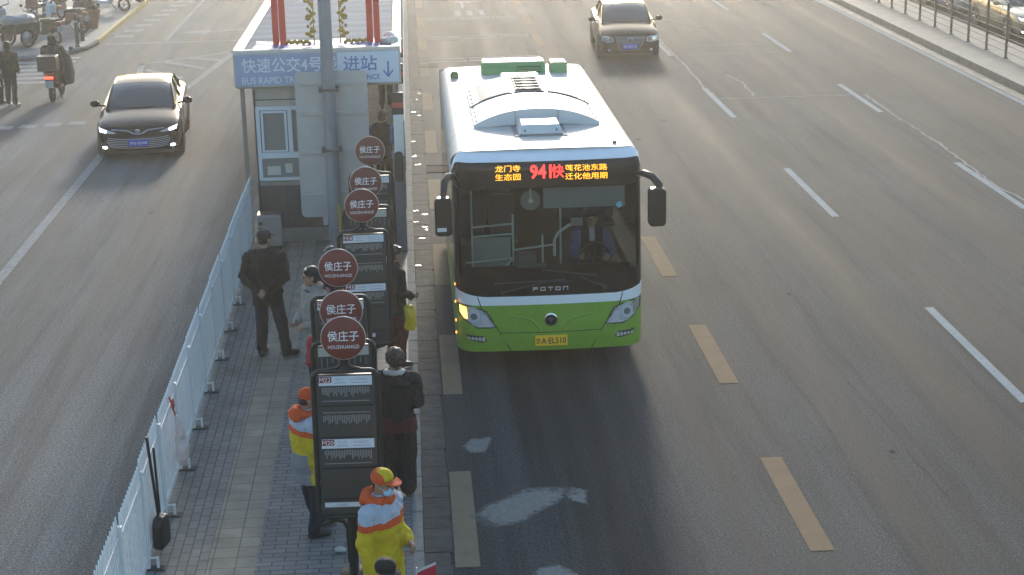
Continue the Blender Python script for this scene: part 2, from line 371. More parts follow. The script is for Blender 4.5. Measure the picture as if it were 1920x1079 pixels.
# ---- bus stop island
KERB = mat('kerb_granite', (.21, .21, .20), .9, spec=.15, var=.25, vs=7, bump=.3, bs=60)
PB = bricks('paver_grey', (.165, .162, .152), (.205, .198, .185), (.055, .055, .054), .20, .10, .007, .5, .75, 90)
PBR = bricks('paver_grey_across', (.165, .163, .155), (.205, .20, .188), (.055, .055, .054), .24, .10, .007, .5, .75, 0)
PY = bricks('paver_tan', (.235, .21, .165), (.275, .245, .19), (.09, .082, .07), .24, .24, .006, .0, .8, 0)
struct('island_base', MB().box(-2.9, -.17, 6, 90, -.005, .14), KERB)
struct('island_paving_left', sheet(MB(), -2.9, -2.2, 6, 90, .15), PB)
struct('island_paving_tan_band', sheet(MB(), -2.2, -1.72, 6, 90, .15), PY)
struct('island_paving_right', sheet(MB(), -1.72, -.17, 6, 90, .15), PBR)
m1 = MB(); m2 = MB(); m3 = MB()
rnd = random.Random(11)
y = 6.
while y < 90:
    L = .98; d = rnd.uniform(-.004, .004)
    m1.box(-.17, -.045+d, y, y+L-.012, -.005, .152+d*.5); m2.box(-3.02, -2.9, y, y+L-.012, -.005, .152+d); y += L
struct('kerb', m1, KERB, bevel=.012); struct('kerb_side_road', m2, KERB, bevel=.012)
y = 6.
while y < 90:
    L = rnd.uniform(.28, .62); a = rnd.uniform(-.003, .004)
    m3.box(-.043, .235+rnd.uniform(-.015, .015), y, y+L-.008, -.01, .022+a); y += L
struct('gutter', m3, mat('gutter_stone', (.095, .093, .087), .9, spec=.15, var=.3, vs=5, bump=.7, bs=18), bevel=.005)
m1 = MB(); rnd = random.Random(21)
for k in range(16):
    y = rnd.uniform(26.5, 45); x = rnd.uniform(-.02, .22); blob(m1, ngon(x, y, rnd.uniform(.02, .07), 7, rnd.uniform(.012, .035)), .038, .008, 2, k)
for k in range(0):
    y = rnd.uniform(34, 43); x = rnd.uniform(.3, .62); blob(m1, ngon(x, y, rnd.uniform(.05, .14), 7, rnd.uniform(.015, .04)), .007, .012, 2, 100+k)
struct('puddle', m1, mat('water', (.06, .06, .06), .22, spec=.5))
m1 = MB()
for k in range(12): m1.box(.26+.045*k, .285+.045*k, 34.25, 34.85, .0, .012)
for k in range(12): m1.box(.26+.045*k, .285+.045*k, 48.0, 48.6, .0, .012)
struct('drain_grate', m1.box(.24, .82, 34.18, 34.25, 0, .014).box(.24, .82, 34.85, 34.92, 0, .014), mat('cast_iron', (.06, .055, .05), .9, spec=.08))

# ---- far right pavement
m1 = MB(); y = 20.
while y < 120: m1.box(15.07, 15.25, y, y+.985, -.005, .205); y += 1
struct('kerb_far_side', m1, mat('kerb_tan', (.27, .235, .19), .8, var=.25, vs=5, bump=.3), bevel=.012)
struct('far_pavement', MB().box(15.25, 17.25, 15, 130, -.005, .2), mat('pavement_tan', (.27, .235, .19), .85, var=.18, vs=2.5, bump=.3, bs=12))
struct('gutter_far_side', sheet(MB(), 14.75, 15.07, 15, 130, .005), bricks('gutter_tan', (.20, .17, .13), (.26, .22, .17), (.14, .11, .09), .3, .7, .012, .5, .8, 0, var=.4))
# ---- left pavement
pts = [(-40, 51.7), (-12.2, 51.7), (-11.3, 51.95), (-10.6, 52.6), (-10.1, 53.6), (-9.95, 54.9), (-9.95, 120), (-40, 120)]
struct('side_pavement', MB().prism(pts, 'z', -.005, .11), mat('pavement_warm', (.24, .23, .215), .85, var=.2, vs=1.2, bump=.3, bs=15))
ed = [(-30, 51.62)]+[(p[0]+(.08 if p[0] > -11.5 else 0), p[1]-.06) for p in pts[1:6]]
m1 = MB(); m1.tube([(x, y, .07) for x, y in ed], .07, 6)
struct('side_kerb', m1, KERB)
struct('yellow_kerb', MB().box(-9.96, -9.84, 55, 100, -.005, .125), mat('kerb_yellow', (.42, .33, .12), .8, var=.2, vs=5))
# ================================================================ WHITE BARRIER FENCE
FW = mat('fence_white', (.74, .77, .79), .5, var=.12, vs=6, bump=.1, bs=30); DRK = mat('dark_iron', (.03, .03, .03), .6)
fx = -2.78; Y0 = 10.46; NP = 14; SP = 1.3
fen = thing('barrier_fence', 'long white picket barrier fence along the left edge of the bus stop island', 'fence', (fx, Y0, .15))
mp = MB(); k = 0; n_ = 13
mp.box(-.014, .014, .03, SP-.03, .10, .14).box(-.014, .014, .03, SP-.03, .92, .96)
for k in range(n_):
    y = .06+(SP-.12)*k/(n_-1); mp.box(-.006, .006, y-.029, y+.029, .05, 1.10); mp.prism([(y-.029, 1.10), (y+.029, 1.10), (y, 1.16)], 'x', -.006, .006)
pan = mp.build('panel', FW, fen)
post = MB().box(-.025, .025, -.025, .025, 0, 1.03).box(-.028, .028, -.028, .028, 1.03, 1.045).build('post', FW, fen, bevel=.006)
ftp = MB().box(-.04, .17, -.055, .055, .0, .015).build('foot_plate', mat('foot_steel', (.045, .045, .045), .7), fen, bevel=.004)
brc = MB().box(.09, .115, -.014, .014, .015, .13).tube([(.02, 0, .12), (.10, 0, .12)], .010, 6).build('foot_brace', FW, fen)
for i in range(NP):
    for o, c in ((pan, 0), (post, 0), (ftp, 0), (brc, 0)):
        if i:
            q = o.copy(); C.objects.link(q); q.parent = fen; q.location = (0, SP*i, 0)
            if o is pan: q.rotation_euler = (0, R(random.uniform(-.8, .8)), 0)
# ================================================================ FAR RIGHT RAILING
DG = mat('rail_grey', (.07, .075, .07), .5, .4)
rl = thing('wire_railing', 'dark grey post and rail fence on the tan pavement at top right', 'fence', (16.13, 40.5, .2))
pp = MB().box(-.03, .03, -.03, .03, 0, 1.5).box(-.07, .07, -.05, .05, 0, .02).build('post', DG, rl, bevel=.005)
for i in range(1, 20):
    q = pp.copy(); C.objects.link(q); q.parent = rl; q.location = (0, 1.6*i, 0)
for k in range(8): MB().tube([(0, 0, .18+.18*k), (0, 30.4, .18+.18*k)], .011, 6).build('rail', DG, rl)

# ================================================================ BUS STOP SIGNS
RED = mat('sign_red', (.17, .028, .022), .5, var=.12, vs=6); LET = mat('sign_white', (.78, .78, .80), .5); FRM = mat('sign_frame', (.022, .026, .025), .42, .3)
BRD = mat('board_dark', (.045, .045, .046), .4, var=.1, vs=5); HDR = mat('board_header', (.62, .66, .72), .45); BADGE = mat('badge_red', (.22, .02, .03), .5); TINY = mat('board_print', (.33, .33, .33), .6); CREAM = mat('board_cream', (.42, .43, .38), .5)
RIM = mat('rim_pale', (.55, .5, .47), .35, .3); HT = mat('header_print', (.30, .32, .42), .6)
REDHZ = mat('sign_red_hazed', (.155, .045, .035), .6, var=.2, vs=4); REDM = mat('sign_red_mid', (.165, .034, .028), .55, var=.15, vs=7)  # browner red paints distance haze into the two farthest discs
def bus_stop_sign(loc, label, heads, seed, tilt=0, red=None):
    t = thing('bus_stop_sign', label, 'bus stop sign', loc, tilt, 'round red bus stop signs in a row on the island'); rnd = random.Random(seed)
    # disc
    dz = 2.70
    d = MB().lathe([(.18, -.012), (.195, -.006), (.195, .012)], (0, -.03, dz), 'y', 40); disc = d.build('disc', red or RED, t, 40); t.rotation_euler = (R(random.Random(seed).uniform(-.6, .6)), R(random.Random(seed+5).uniform(-.5, .5)), tilt)
    MB().tube([(.197*cos(a*pi/18), -.026, dz+.197*sin(a*pi/18)) for a in range(36)], .006, 6, True).build('rim', RIM, disc, 60)
    tx = MB(); tx.text('侯庄子', (0, -.0435, dz+.022), h=.098, w=.275, bold=.008); tx.text('HOUZHUANGZI', (0, -.0435, dz-.078), h=.032, w=.275, bold=.004)
    tx.build('lettering', LET, disc)
    # frame tube with rounded corners
    w_, zt, zb, r = .29, 2.385, .98, .075
    pts = [(0, 0, zt)]
    for sx, z, a0 in ((1, zt-r, 90), (1, zb+r, 0), (-1, zb+r, -90), (-1, zt-r, -180)):
        for k in range(5):
            a = R(a0-90*k/4); cx = sx*(w_-r); pts.append((cx+r*cos(a), 0, z+r*sin(a)))
    MB().tube(pts, .024, 8, True).build('frame', FRM, t, 50)
    st = MB().tube([(0, 0, zt-.01), (0, 0, zt+.13), (0, -.0, dz)], .024, 8)
    for s in (-1, 1): st.tube([(s*.022, 0, zt+.13), (s*.03, 0, zt+.06), (s*.07, 0, zt+.03), (s*.14, 0, zt+.012)], .017, 8)
    st.build('neck', FRM, t, 50)
    pm = MB().tube([(0, 0, 0), (0, 0, zb-.02)], .038, 10)
    for s in (-1, 1): pm.tube([(s*.025, 0, zb-.45), (s*.035, 0, zb-.12), (s*.07, 0, zb-.05), (s*.2, 0, zb-.012)], .022, 8)
    pm.build('post', FRM, t, 50); MB().lathe([(.14, 0), (.14, .015), (.05, .03)], (0, 0, 0), 'z', 16).build('foot', FRM, t, 40)
    bd = MB().box(-.262, .262, -.012, .014, zb+.03, zt-.03).build('board', BRD, t)
    y = -.014; top = zt-.045; x0, x1 = -.238, .238
    def lines(pr, z0, z1, n, hang=True):
        for k in range(n):
            x = x0+.03+(x1-x0-.06)*k/(n-1); L = (z1-z0)*rnd.uniform(.45, 1)
            a, b = (z1-L, z1) if hang else (z0, z0+L); zz = a
            while zz < b-.004: pr.box(x-.0035, x+.0035, y-.002, y, zz, min(b, zz+.009)); zz += .012
    def dots(pr, z, n=34):
        for k in range(n): x = x0+.03+(x1-x0-.06)*k/(n-1); pr.box(x-.004, x+.004, y-.002, y, z-.004, z+.004)
    for i, hname in enumerate(heads):
        z = top-i*.60; pr = MB(); hd = MB(); bg_ = MB(); bt = MB(); ht = MB()
        hd.box(x0, x1, y-.003, y, z-.088, z)
        if hname:
            bg_.box(x0, x0+.115, y-.006, y-.003, z-.06, z-.004); bt.text(hname, (x0+.0575, y-.008, z-.032), h=.042, w=.10)
            ht.text(rnd.choice(('侯庄子', '西站南', '东大街')), (x0+.19, y-.005, z-.03), h=.026); ht.text(rnd.choice(('公交场站路口', '科技园东区')), (x0+.36, y-.005, z-.03), h=.026)
            ht.box(x0+.14, x0+.24, y-.005, y-.003, z-.066, z-.060); ht.box(x0+.29, x0+.44, y-.005, y-.003, z-.066, z-.060)
        lines(pr, z-.20, z-.105, 30 if hname else 9); pr.build('route_print', TINY, bd); pr = MB(); dots(pr, z-.235); pr.build('stop_dots', TINY, bd)
        if i == 0 or not hname: pr = MB(); dots(pr, z-.345); pr.build('stop_dots', TINY, bd); pr = MB(); lines(pr, z-.46, z-.37, 28); pr.build('route_print', TINY, bd)
        for zz in (.28, .58): MB().box(x0-.006, x1+.006, y-.006, y, z-zz-.005, z-zz+.005).build('divider', FRM, bd)
        hd.build('header_strip', HDR if hname else CREAM, bd)
        if hname: bg_.build('route_badge', BADGE, bd); bt.build('route_number', LET, bd); ht.build('header_print', HT, bd)
    MB().box(x0+.005, x0+.33, y-.003, y, zb+.10, zb+.145).build('footer_strip', HDR, bd); MB().text('公交集团', (x0+.16, y-.006, zb+.122), h=.024).build('footer_print', HT, bd)
    return t
bus_stop_sign((-.70, 14.5, .15), 'nearest round red stop sign, its full board headed M22 and M20 beside the masked volunteer', ('M22', 'M20'), 1, R(-1))
bus_stop_sign((-.725, 15.38, .15), 'round red stop sign directly behind the M22 board, only its disc and top strip showing', (None, None), 2, R(1.5), REDM)
bus_stop_sign((-.80, 16.85, .15), 'round red stop sign overlapping the M5 board beside the man in glasses', ('M7', None), 3, R(-2))
bus_stop_sign((-.63, 19.55, .15), 'round red stop sign whose board is headed M4 and M5', ('M4', 'M5'), 4, R(3), REDM)
bus_stop_sign((-.61, 20.8, .15), 'round red stop sign right above the M4 sign, at the foot of the grey pole', (None, 'M9'), 5, R(1), REDHZ)
bus_stop_sign((-.585, 22.75, .15), 'farthest round red stop sign, half hidden behind the big grey panel', ('M3', None), 6, R(-2), REDHZ)

# ================================================================ POLE AND PANEL
GP = mat('pole_grey', (.235, .25, .27), .5, var=.1, vs=4, bump=.05); pol = thing('street_pole', 'tall grey steel street pole with a yellow label, in front of the kiosk', 'pole', (-1.345, 27.7, .15))
MB().lathe([(.11, 0), (.11, 1.6), (.105, 2.0), (.10, 8.0), (.085, 11)], (0, 0, 0), 'z', 24).build('shaft', GP, pol, 40)
MB().lathe([(.2, 0), (.2, .03), (.12, .05)], (0, 0, 0), 'z', 20).build('base_flange', GP, pol, 40)
MB().prism([(.04, 0), (.075, 0), (.075, .5), (.04, .5)], 'y', -.11, -.085).build('label_strip', mat('label_yellow', (.5, .33, .03), .5), pol, loc=(.02, 0, .3))
PN = mat('panel_back', (.45, .445, .43), .45, .15, var=.08, vs=2)
pnl = thing('road_sign_panel', 'large pale grey back of a road sign clamped to the grey pole', 'road sign', (-1.31, 27.86, .15))
MB().prism(rrect(1.18, 2.44, .09, 5, 0, 1.77), 'y', 0, .015).build('plate', PN, pnl, bevel=.003)
for z in (.95, 1.65, 2.3, 2.8):
    MB().box(-.52, .52, -.035, 0, z-.03, z+.03).build('stiffener', PN, pnl, bevel=.006)
for z in (1.72, 2.72):
    MB().box(-.16, .09, -.29, -.26, z-.018, z+.018).box(-.19, -.13, -.29, -.03, z-.03, z+.03).box(.08, .13, -.29, -.03, z-.03, z+.03).build('clamp', mat('clamp_steel', (.13, .12, .11), .5, .5), pnl, bevel=.004)

# ================================================================ KIOSK
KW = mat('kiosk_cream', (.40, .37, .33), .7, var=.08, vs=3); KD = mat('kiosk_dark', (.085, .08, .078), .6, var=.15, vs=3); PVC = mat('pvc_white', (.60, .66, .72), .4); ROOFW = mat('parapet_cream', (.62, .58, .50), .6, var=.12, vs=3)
GLK = mat('window_film', (.20, .215, .21), .12, spec=.7)
ks = thing('station_kiosk', 'rapid transit ticket kiosk with blue lettered fascia sign and white window', 'kiosk', (-1.55, 28.45, .15))
MB().box(-1.1, .1, 0, 6, .1, 2.7).build('cabin_wall', KW, ks, bevel=.01)
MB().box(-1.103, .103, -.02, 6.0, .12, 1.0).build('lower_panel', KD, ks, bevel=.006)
MB().box(-1.15, .15, -.05, 6.05, 0, .24).box(-1.12, .12, -.03, 0, .98, 1.05).build('plinth', mat('plinth', (.27, .26, .24), .8, var=.2, vs=4), ks, bevel=.01)
g = MB()
for x in (-1.0, -.62, -.24): g.box(x-.004, x+.004, -.026, -.02, .26, .97)
g.box(-1.09, .09, -.006, .0, 2.44, 2.455); g.build('panel_joint', mat('joint_dark', (.05, .048, .045), .8), ks)
MB().tube([(-1.07, -.02, 2.62), (-1.08, -.03, 1.6), (-1.07, -.03, .9), (-1.06, -.04, .5)], .012, 6).build('cable', DRK, ks)
MB().box(-.62, -.5, -.032, -.031, 1.2, 1.36).box(-.92, -.7, -.032, -.031, 1.17, 1.32).build('notice', mat('notice_paper', (.5, .5, .47), .7), ks) 
wf = MB().box(-1.06, .06, -.06, -.005, 1.08, 1.13).box(-1.06, .06, -.06, -.005, 2.28, 2.34).box(-1.06, -1.0, -.06, -.005, 1.13, 2.28).box(0, .06, -.06, -.005, 1.13, 2.28).box(-1.0, 0, -.06, -.005, 1.46, 1.56).box(-.535, -.465, -.062, -.006, 1.56, 2.28).box(-.98, -.55, -.075, -.06, 1.57, 1.60).box(-.98, -.94, -.075, -.06, 1.6, 2.25).box(-.59, -.55, -.075, -.06, 1.6, 2.25).box(-.98, -.55, -.075, -.06, 2.23, 2.27)
wo = wf.build('window', PVC, ks, bevel=.006); MB().box(-1.0, -.0, -.03, -.022, 1.13, 2.28).build('pane', GLK, wo)
MB().box(-.03, .05, -.1, -.03, .28, .62).build('drain_pipe', PVC, ks, bevel=.01)
for x in (-1.26, 1.30): MB().box(x-.035, x+.035, -.05, .02, 0, 2.66).build('canopy_post', mat('post_taupe', (.20, .18, .16), .6), ks, bevel=.008)
MB().box(-1.33, 1.36, -.10, 32, 2.66, 3.18).build('canopy_slab', KW, ks)  # extra length beyond view added to keep the queue passage dark
rf = MB().grid(lambda u, v: (-1.2+2.42*u, .02+31.8*v, 3.266+.004*(sin(v*31.8*9)>0)+.001*sin(u*40)), 12, 560)
rfm = mat('roof_sheet_blue', (.125, .175, .23), .85, 0, spec=.08, var=.3, vs=1.3, stretch=(.4, 2, 1)); rf.build('roof_sheet', rfm, ks)
ANG = mat('tarp_violet', (.16, .17, .42), .5, var=.3, vs=8); tp = MB().grid(lambda u, v: (-1.05+2.1*u, .0+.95*v, 3.292+.012*sin(u*18+v*9)), 30, 12); tp.build('roof_tarpaulin', ANG, ks, 60)
par = MB().box(-1.36, 1.39, -.14, -.03, 3.18, 3.30).box(-1.36, -1.2, -.03, 32, 3.18, 3.30).box(1.24, 1.39, -.03, 32, 3.18, 3.30); par.build('parapet', ROOFW, ks, bevel=.012)
BLU = mat('sign_blue', (.28, .35, .53), .45, var=.06, vs=3); PBL = mat('sign_pale_blue', (.56, .67, .78), .45); SB = mat('sign_letter', (.66, .72, .80), .5); SBD = mat('sign_letter_blue', (.10, .19, .45), .5)
sg = MB().box(-1.36, 1.39, -.22, -.15, 2.70, 3.26).build('fascia_sign', mat('sign_case', (.42, .42, .42), .5), ks, bevel=.008)
MB().box(-1.33, .34, -.228, -.22, 2.725, 3.235).build('blue_face', BLU, sg); MB().box(.345, 1.36, -.228, -.22, 2.725, 3.235).build('pale_face', PBL, sg)
tx = MB(); tx.text('快速公交4号线', (-.44, -.231, 3.06), h=.25, w=1.56, bold=.01); tx.text('BUS RAPID TRANSIT LINE 4', (-.40, -.231, 2.81), h=.115, w=1.66, bold=.008); tx.build('lettering', SB, sg)
tx = MB(); tx.text('进站', (.72, -.231, 3.05), h=.25, w=.56, bold=.012); tx.text('ENTRANCE', (.76, -.231, 2.82), h=.085, w=.56, bold=.01); tx.box(1.165, 1.195, -.234, -.229, 2.83, 3.07); tx.prism([(1.10, 2.90), (1.18, 2.80), (1.26, 2.90), (1.26, 2.94), (1.18, 2.84), (1.10, 2.94)], 'y', -.236, -.23); tx.build('entrance_lettering', SBD, sg)
# air conditioner
ac = thing('air_conditioner_unit', 'silver air conditioner unit at the kiosk corner beside the fence', 'air conditioner', (-2.45, 27.98, .15)); G2 = mat('ac_metal', (.42, .42, .40), .35, .5)
MB().box(-.2, .2, -.15, .15, .08, .6).build('case', G2, ac, bevel=.01)
am = MB()
for k in range(6): am.box(-.19, .19, -.15+.05*k, -.125+.05*k, .6, .625)
am.build('top_grille', mat('chrome', (.7, .7, .7), .2, 1), ac)
am = MB()
for j in range(4): am.box(-.17, -.11, -.156, -.15, .15+.1*j, .2+.1*j)
am.build('vent', DRK, ac); MB().box(-.18, .18, -.12, -.08, 0, .08).box(-.18, .18, .08, .12, 0, .08).build('stand', DRK, ac)
# festive frame on the roof
LR = mat('lacquer_red', (.62, .045, .025), .45, var=.12, vs=2); GO = mat('gold', (.45, .30, .06), .4, .4)
ff = thing('festive_frame', 'red and gold festive arch frame standing on the kiosk roof', 'decoration', (-1.38, 28.95, 3.37))
for x in (-.86, -.74, .72, .84): MB().box(x-.052, x+.052, -.05, .05, 0, 2.4).build('red_column', LR, ff, bevel=.006)
g = MB().box(-.8, .78, -.03, .03, .03, .06).box(-.8, .78, -.03, .03, 2.2, 2.26).box(-.23, -.21, -.02, .02, .06, 2.2).box(.21, .23, -.02, .02, .06, 2.2); g.build('gold_rail', GO, ff)
rnd = random.Random(2)
for s in (-1, 1):
    o = MB()
    for k in range(16): z = .2+.042*k; o.ell((s*(.27+.05*sin(k*1.9)), 0, z), (.04+.02*sin(k), .02, .035), 8, 5)
    o.build('gold_ornament', GO, ff, 60)
    o = MB()
    for k in range(12): x = s*(.30+.035*k); o.ell((x, 0, .085+.035*abs(sin(k*1.1))), (.03, .02, .035), 8, 5)
    o.build('gold_scroll', GO, ff, 60)
# odds and ends on roof edge
bl = thing('wrapped_bundle', 'crumpled white bundle lying on the kiosk roof by the right red column', 'bundle', (-.35, 29.0, 3.37))
o = MB(); rnd = random.Random(9)
for k in range(7): o.ell((rnd.uniform(-.1, .1), rnd.uniform(-.1, .5), .06+rnd.uniform(0, .08)), (.09, .12, .07), 10, 6)
o.build('cloth', mat('tarp_white', (.6, .6, .58), .7, var=.2, vs=10), bl, 60)
# platform edge posts
BP = mat('post_blue_grey', (.11, .135, .175), .5, var=.1, vs=3)
def gate_post(y, label, lit):
    t = thing('platform_post', label, 'post', (-.25, y, .15), 0, 'posts along the platform edge behind the kiosk')
    MB().box(-.09, .09, -.06, .06, 0, 1.62).build('column', BP, t, bevel=.012)
    MB().box(-.06, .10, -.064, -.02, 1.62, 2.3).build('sunlit_strip', mat('strip_white', (.85, .84, .80), .4), t, bevel=.01)  # near-white base colour stands in for sun shining through the strip
    MB().box(-.075, .11, -.05, .06, 2.3, 2.42).box(-.075, .11, -.05, .06, 2.5, 2.66).build('black_cap', DRK, t, bevel=.01)
    MB().box(-.075, .11, -.055, .055, 2.42, 2.5).build('red_band', mat('band_red', (.5, .05, .04), .5), t)
    if lit: MB().prism(rrect(.14, .5, .06, 4, 0, 1.45), 'y', -.14, -.07).build('reader_box', mat('black_plastic', (.03, .03, .032), .4), t, bevel=.015)
gate_post(27.55, 'nearest blue grey post at the platform edge with a black box and red white cap', True)
gate_post(30.6, 'blue grey platform post behind the nearest one, mostly hidden by it', False)
gate_post(33.8, 'farthest blue grey platform post beside the wet gutter', False)
rt = thing('queue_railing', 'pale metal railing of the queue passage behind the kiosk', 'railing', (-.98, 29.5, .15)); ST = mat('steel_rail', (.45, .44, .40), .35, .6)
for k in range(26): MB().tube([(0, .32*k, 0), (0, .32*k, 1.05)], .014, 6).build('bar', ST, rt)
MB().tube([(0, 0, 1.05), (0, 8.1, 1.05)], .022, 8).build('handrail', ST, rt)

sc_ = thing('platform_screen', 'dark screen wall with white posts along the kerb behind the kiosk', 'screen', (-.24, 36.2, .15))
MB().box(-.02, .02, 0, 24, .08, 2.1).build('glazing', mat('screen_dark', (.03, .034, .036), .3), sc_)
for k in range(17): MB().box(-.045, .05, 1.5*k-.04, 1.5*k+.04, 0, 2.4).build('post', mat('strip_white', (.8, .8, .76), .4) if k % 2 else BP, sc_, bevel=.008)
MB().box(-.035, .035, -.04, 24.05, 2.1, 2.2).build('top_rail', BP, sc_)
# ================================================================ CITY BUS
BX, BY, BL_ = 1.735, 21.55, 7.65
def BF(x, z):                                          # front surface of the bus: y at (x, z), 0 at the nose
    a = abs(x); y = .07*(a/1.25)**2
    if a > .98: y += .27*(1-math.sqrt(max(0, 1-((a-.98)/.27)**2)))
    if z > 1.1: y += .075*(z-1.1)
    if z > 2.78: y += .25*max(0, (z-2.78)/.17)**2.2
    if z < .55: y += .25*(.55-z)**1.6
    return y
GRN = mat('bus_green', (.20, .37, .04), .36, var=.13, vs=3.5, coat=.35, rvar=.08); BWH = mat('bus_white', (.84, .87, .90), .32, var=.05, vs=1.2, coat=.25)
ROOF = mat('bus_roof_white', (.54, .53, .50), .55, var=.22, vs=1.6, stretch=(1, 3.5, 1), bump=.06, bs=9, rvar=.12); BLK = mat('bus_black', (.010, .010, .010), .12, spec=.25); SEAM = mat('seam', (.015, .02, .01), .7)
bus = thing('city_bus', 'green and white city bus with orange route display, stopped at the island kerb', 'bus', (BX, BY, 0))
def rprof(x):                                          # roof cross section
    a = abs(x)
    return 2.945+.03*(1-(x/1.25)**2) if a < 1.08 else 2.945+.03*(1-(1.08/1.25)**2)-.2*(1-math.sqrt(max(0, 1-((a-1.08)/.17)**2)))
zL0 = lambda x: min(2.845, rprof(x)-.055)
def wband(z0, z1, off=0., n=48, nz=6, hw=1.25):
    return MB().grid(lambda u, v: ((2*u-1)*hw, BF((2*u-1)*hw, (zz := z0((2*u-1)*hw)*(1-v)+z1((2*u-1)*hw)*v))-off, zz), n, nz)
up = lambda x: max(0, abs(x)-.85)
zW1 = lambda x: 1.065+.32*up(x)**1.5*1.0; zW0 = lambda x: .945+.06*up(x)**1.3
c_ = lambda k: (lambda x: k)
MASK = wband(c_(.30), zW0, 0, 60, 12).build('front_mask', GRN, bus, 60)
wband(zW0, zW1, .002, 60, 4).build('white_band', BWH, bus, 60)
wband(zW1, c_(1.385), .001, 60, 5).build('black_apron', BLK, bus, 60)
GLS = glass('windscreen', (.72, .78, .76), .25)
wband(c_(1.385), c_(2.50), .004, 60, 8, 1.19).build('windscreen', GLS, bus, 60)
for s in (-1, 1): pl = MB(); pl.grid(lambda u, v: (s*(1.155+.095*u), BF(s*(1.155+.095*u), 1.385+1.115*v)-.001, 1.385+1.115*v), 5, 8); pl.build('corner_pillar', BLK, bus, 60)
hd = wband(c_(2.50), zL0, .001, 60, 6).build('display_header', mat('header_glass', (.014, .014, .013), .08, spec=.3), bus, 60)
wband(zL0, lambda x: rprof(x)+.004, .012, 60, 5).build('roof_lip', BWH, bus, 60)
# destination display lettering
AMB = mat('led_amber', (1, .42, .02), .5, emit=1.3); LRD = mat('led_red', (1, .035, .03), .5, emit=1.5)
def fx_(x, z): return BF(x, z)-.012
t1 = MB(); t1.text('龙门寺', (-.525, fx_(-.5, 2.76), 2.765), h=.088, w=.33, bold=.002); t1.text('生态园', (-.525, fx_(-.5, 2.63), 2.655), h=.088, w=.33, bold=.002); t1.build('amber_lettering', AMB, hd); t1 = MB()
t1.text('莲花池东路', (.5, fx_(.5, 2.76), 2.75), h=.085, w=.55, bold=.002); t1.text('迁化他用期', (.5, fx_(.5, 2.63), 2.64), h=.088, w=.55, bold=.002); t1.build('amber_lettering', AMB, hd)
t1 = MB(); t1.text('941', (-.095, fx_(0, 2.72), 2.715), h=.19, w=.28, bold=.02); t1.text('快', (.13, fx_(0, 2.72), 2.715), h=.18, w=.16, bold=.008); t1.build('red_number', LRD, hd)
# body shell
sh = MB()
def side(sx):
    zs = [.30, .55, 1.0, 1.5, 2.0, 2.4, 2.75]
    for i in range(len(zs)-1):
        z0, z1 = zs[i], zs[i+1]; sh.mi = 0 if z0 < .9 else 2 if z0 < 2.3 else 1
        sh.add([(sx*1.25, BF(1.25, z0), z0), (sx*1.25, BL_, z0), (sx*1.25, BL_, z1), (sx*1.25, BF(1.25, z1), z1)], [(0, 1, 2, 3)])
side(1); side(-1)
sh.mi = 1
def roofpt(u, v):
    x = 1.25*sin((2*u-1)*pi/2*.999)
    z = rprof(x); y0 = BF(x, 2.94)-.01; y = y0+(BL_-y0)*v
    if v > .97: z -= .1*((v-.97)/.03)**2
    return (x, y, z)
RO = MB().grid(roofpt, 44, 40).build('roof', ROOF, bus, 60)
sh.add([(-1.25, BL_, .3), (1.25, BL_, .3), (1.25, BL_, 2.9), (-1.25, BL_, 2.9)], [(0, 1, 2, 3)])
sh.mi = 3; sh.box(-1.22, 1.22, .35, BL_-.05, .28, .42)
SIDEG = glass('bus_side_glass', (.32, .34, .34), .7)
sh.build('body_shell', [GRN, ROOF, SIDEG, DRK], bus)
# roof equipment
PODW = mat('pod_white', (.64, .65, .66), .4, var=.06, vs=2); PODG = mat('pod_grey', (.33, .33, .32), .65, var=.1, vs=6)
PY0, PY1 = 1.95, 4.85
def pz(x): return 3.0+.21*(1-(abs(x)/.88)**2.3)
pod = MB().grid(lambda u, v: ((2*u-1)*.88, PY0+(PY1-PY0)*v+.02*sin(pi*u), pz((2*u-1)*.88)), 30, 12)
pod.add([(.88*(2*k/30-1), PY0+.02*sin(pi*k/30), z) for k in range(31) for z in (2.955+.035*sin(pi*k/30)*(3 < k < 27), pz(.88*(2*k/30-1)))], [(2*k, 2*k+2, 2*k+3, 2*k+1) for k in range(30)])
pod.add([(.88*(2*k/30-1), PY1, z) for k in range(31) for z in (2.95, pz(.88*(2*k/30-1)))], [(2*k, 2*k+1, 2*k+3, 2*k+2) for k in range(30)])
for s in (-1, 1): pod.add([(s*.88, PY0, 2.9), (s*.88, PY1, 2.9), (s*.88, PY1, pz(.88)), (s*.88, PY0, pz(.88))], [(0, 1, 2, 3)])
POD = pod.build('air_conditioner_pod', PODW, bus, 50)
def podpatch(x0, x1, y0, y1, off): return MB().grid(lambda u, v: (x0+(x1-x0)*u, y0+(y1-y0)*v, pz(x0+(x1-x0)*u)+off), 8, 4)
for x0, x1 in ((-.74, -.28), (.28, .74)): podpatch(x0, x1, 3.42, 4.75, .006).build('pod_filter', PODG, POD, 50)
podpatch(-.22, .22, 3.42, 4.75, .004).build('pod_fan_bay', mat('fan_bay', (.22, .22, .22), .6), POD, 50)
g = MB()
for k in range(5):
    g.tube([(.17*cos(a*pi/8), 3.56+.25*k+.11*sin(a*pi/8), pz(.17*cos(a*pi/8))+.02) for a in range(16)], .012, 5, True)
    for j in range(4): g.box(-.2, .2, 3.50+.25*k+.04*j, 3.51+.25*k+.04*j, pz(0)+.012, pz(0)+.022)
g.build('pod_fan_guard', mat('guard', (.08, .085, .09), .5), POD)
g = MB(); g.tube([(-.88+1.76*k/24, 3.32, pz(-.88+1.76*k/24)+.004) for k in range(25)], .012, 5); g.tube([(0, PY0+.03, pz(0)+.002), (0, 3.32, pz(0)+.002)], .006, 5); g.build('pod_seam', SEAM, POD); g = MB()
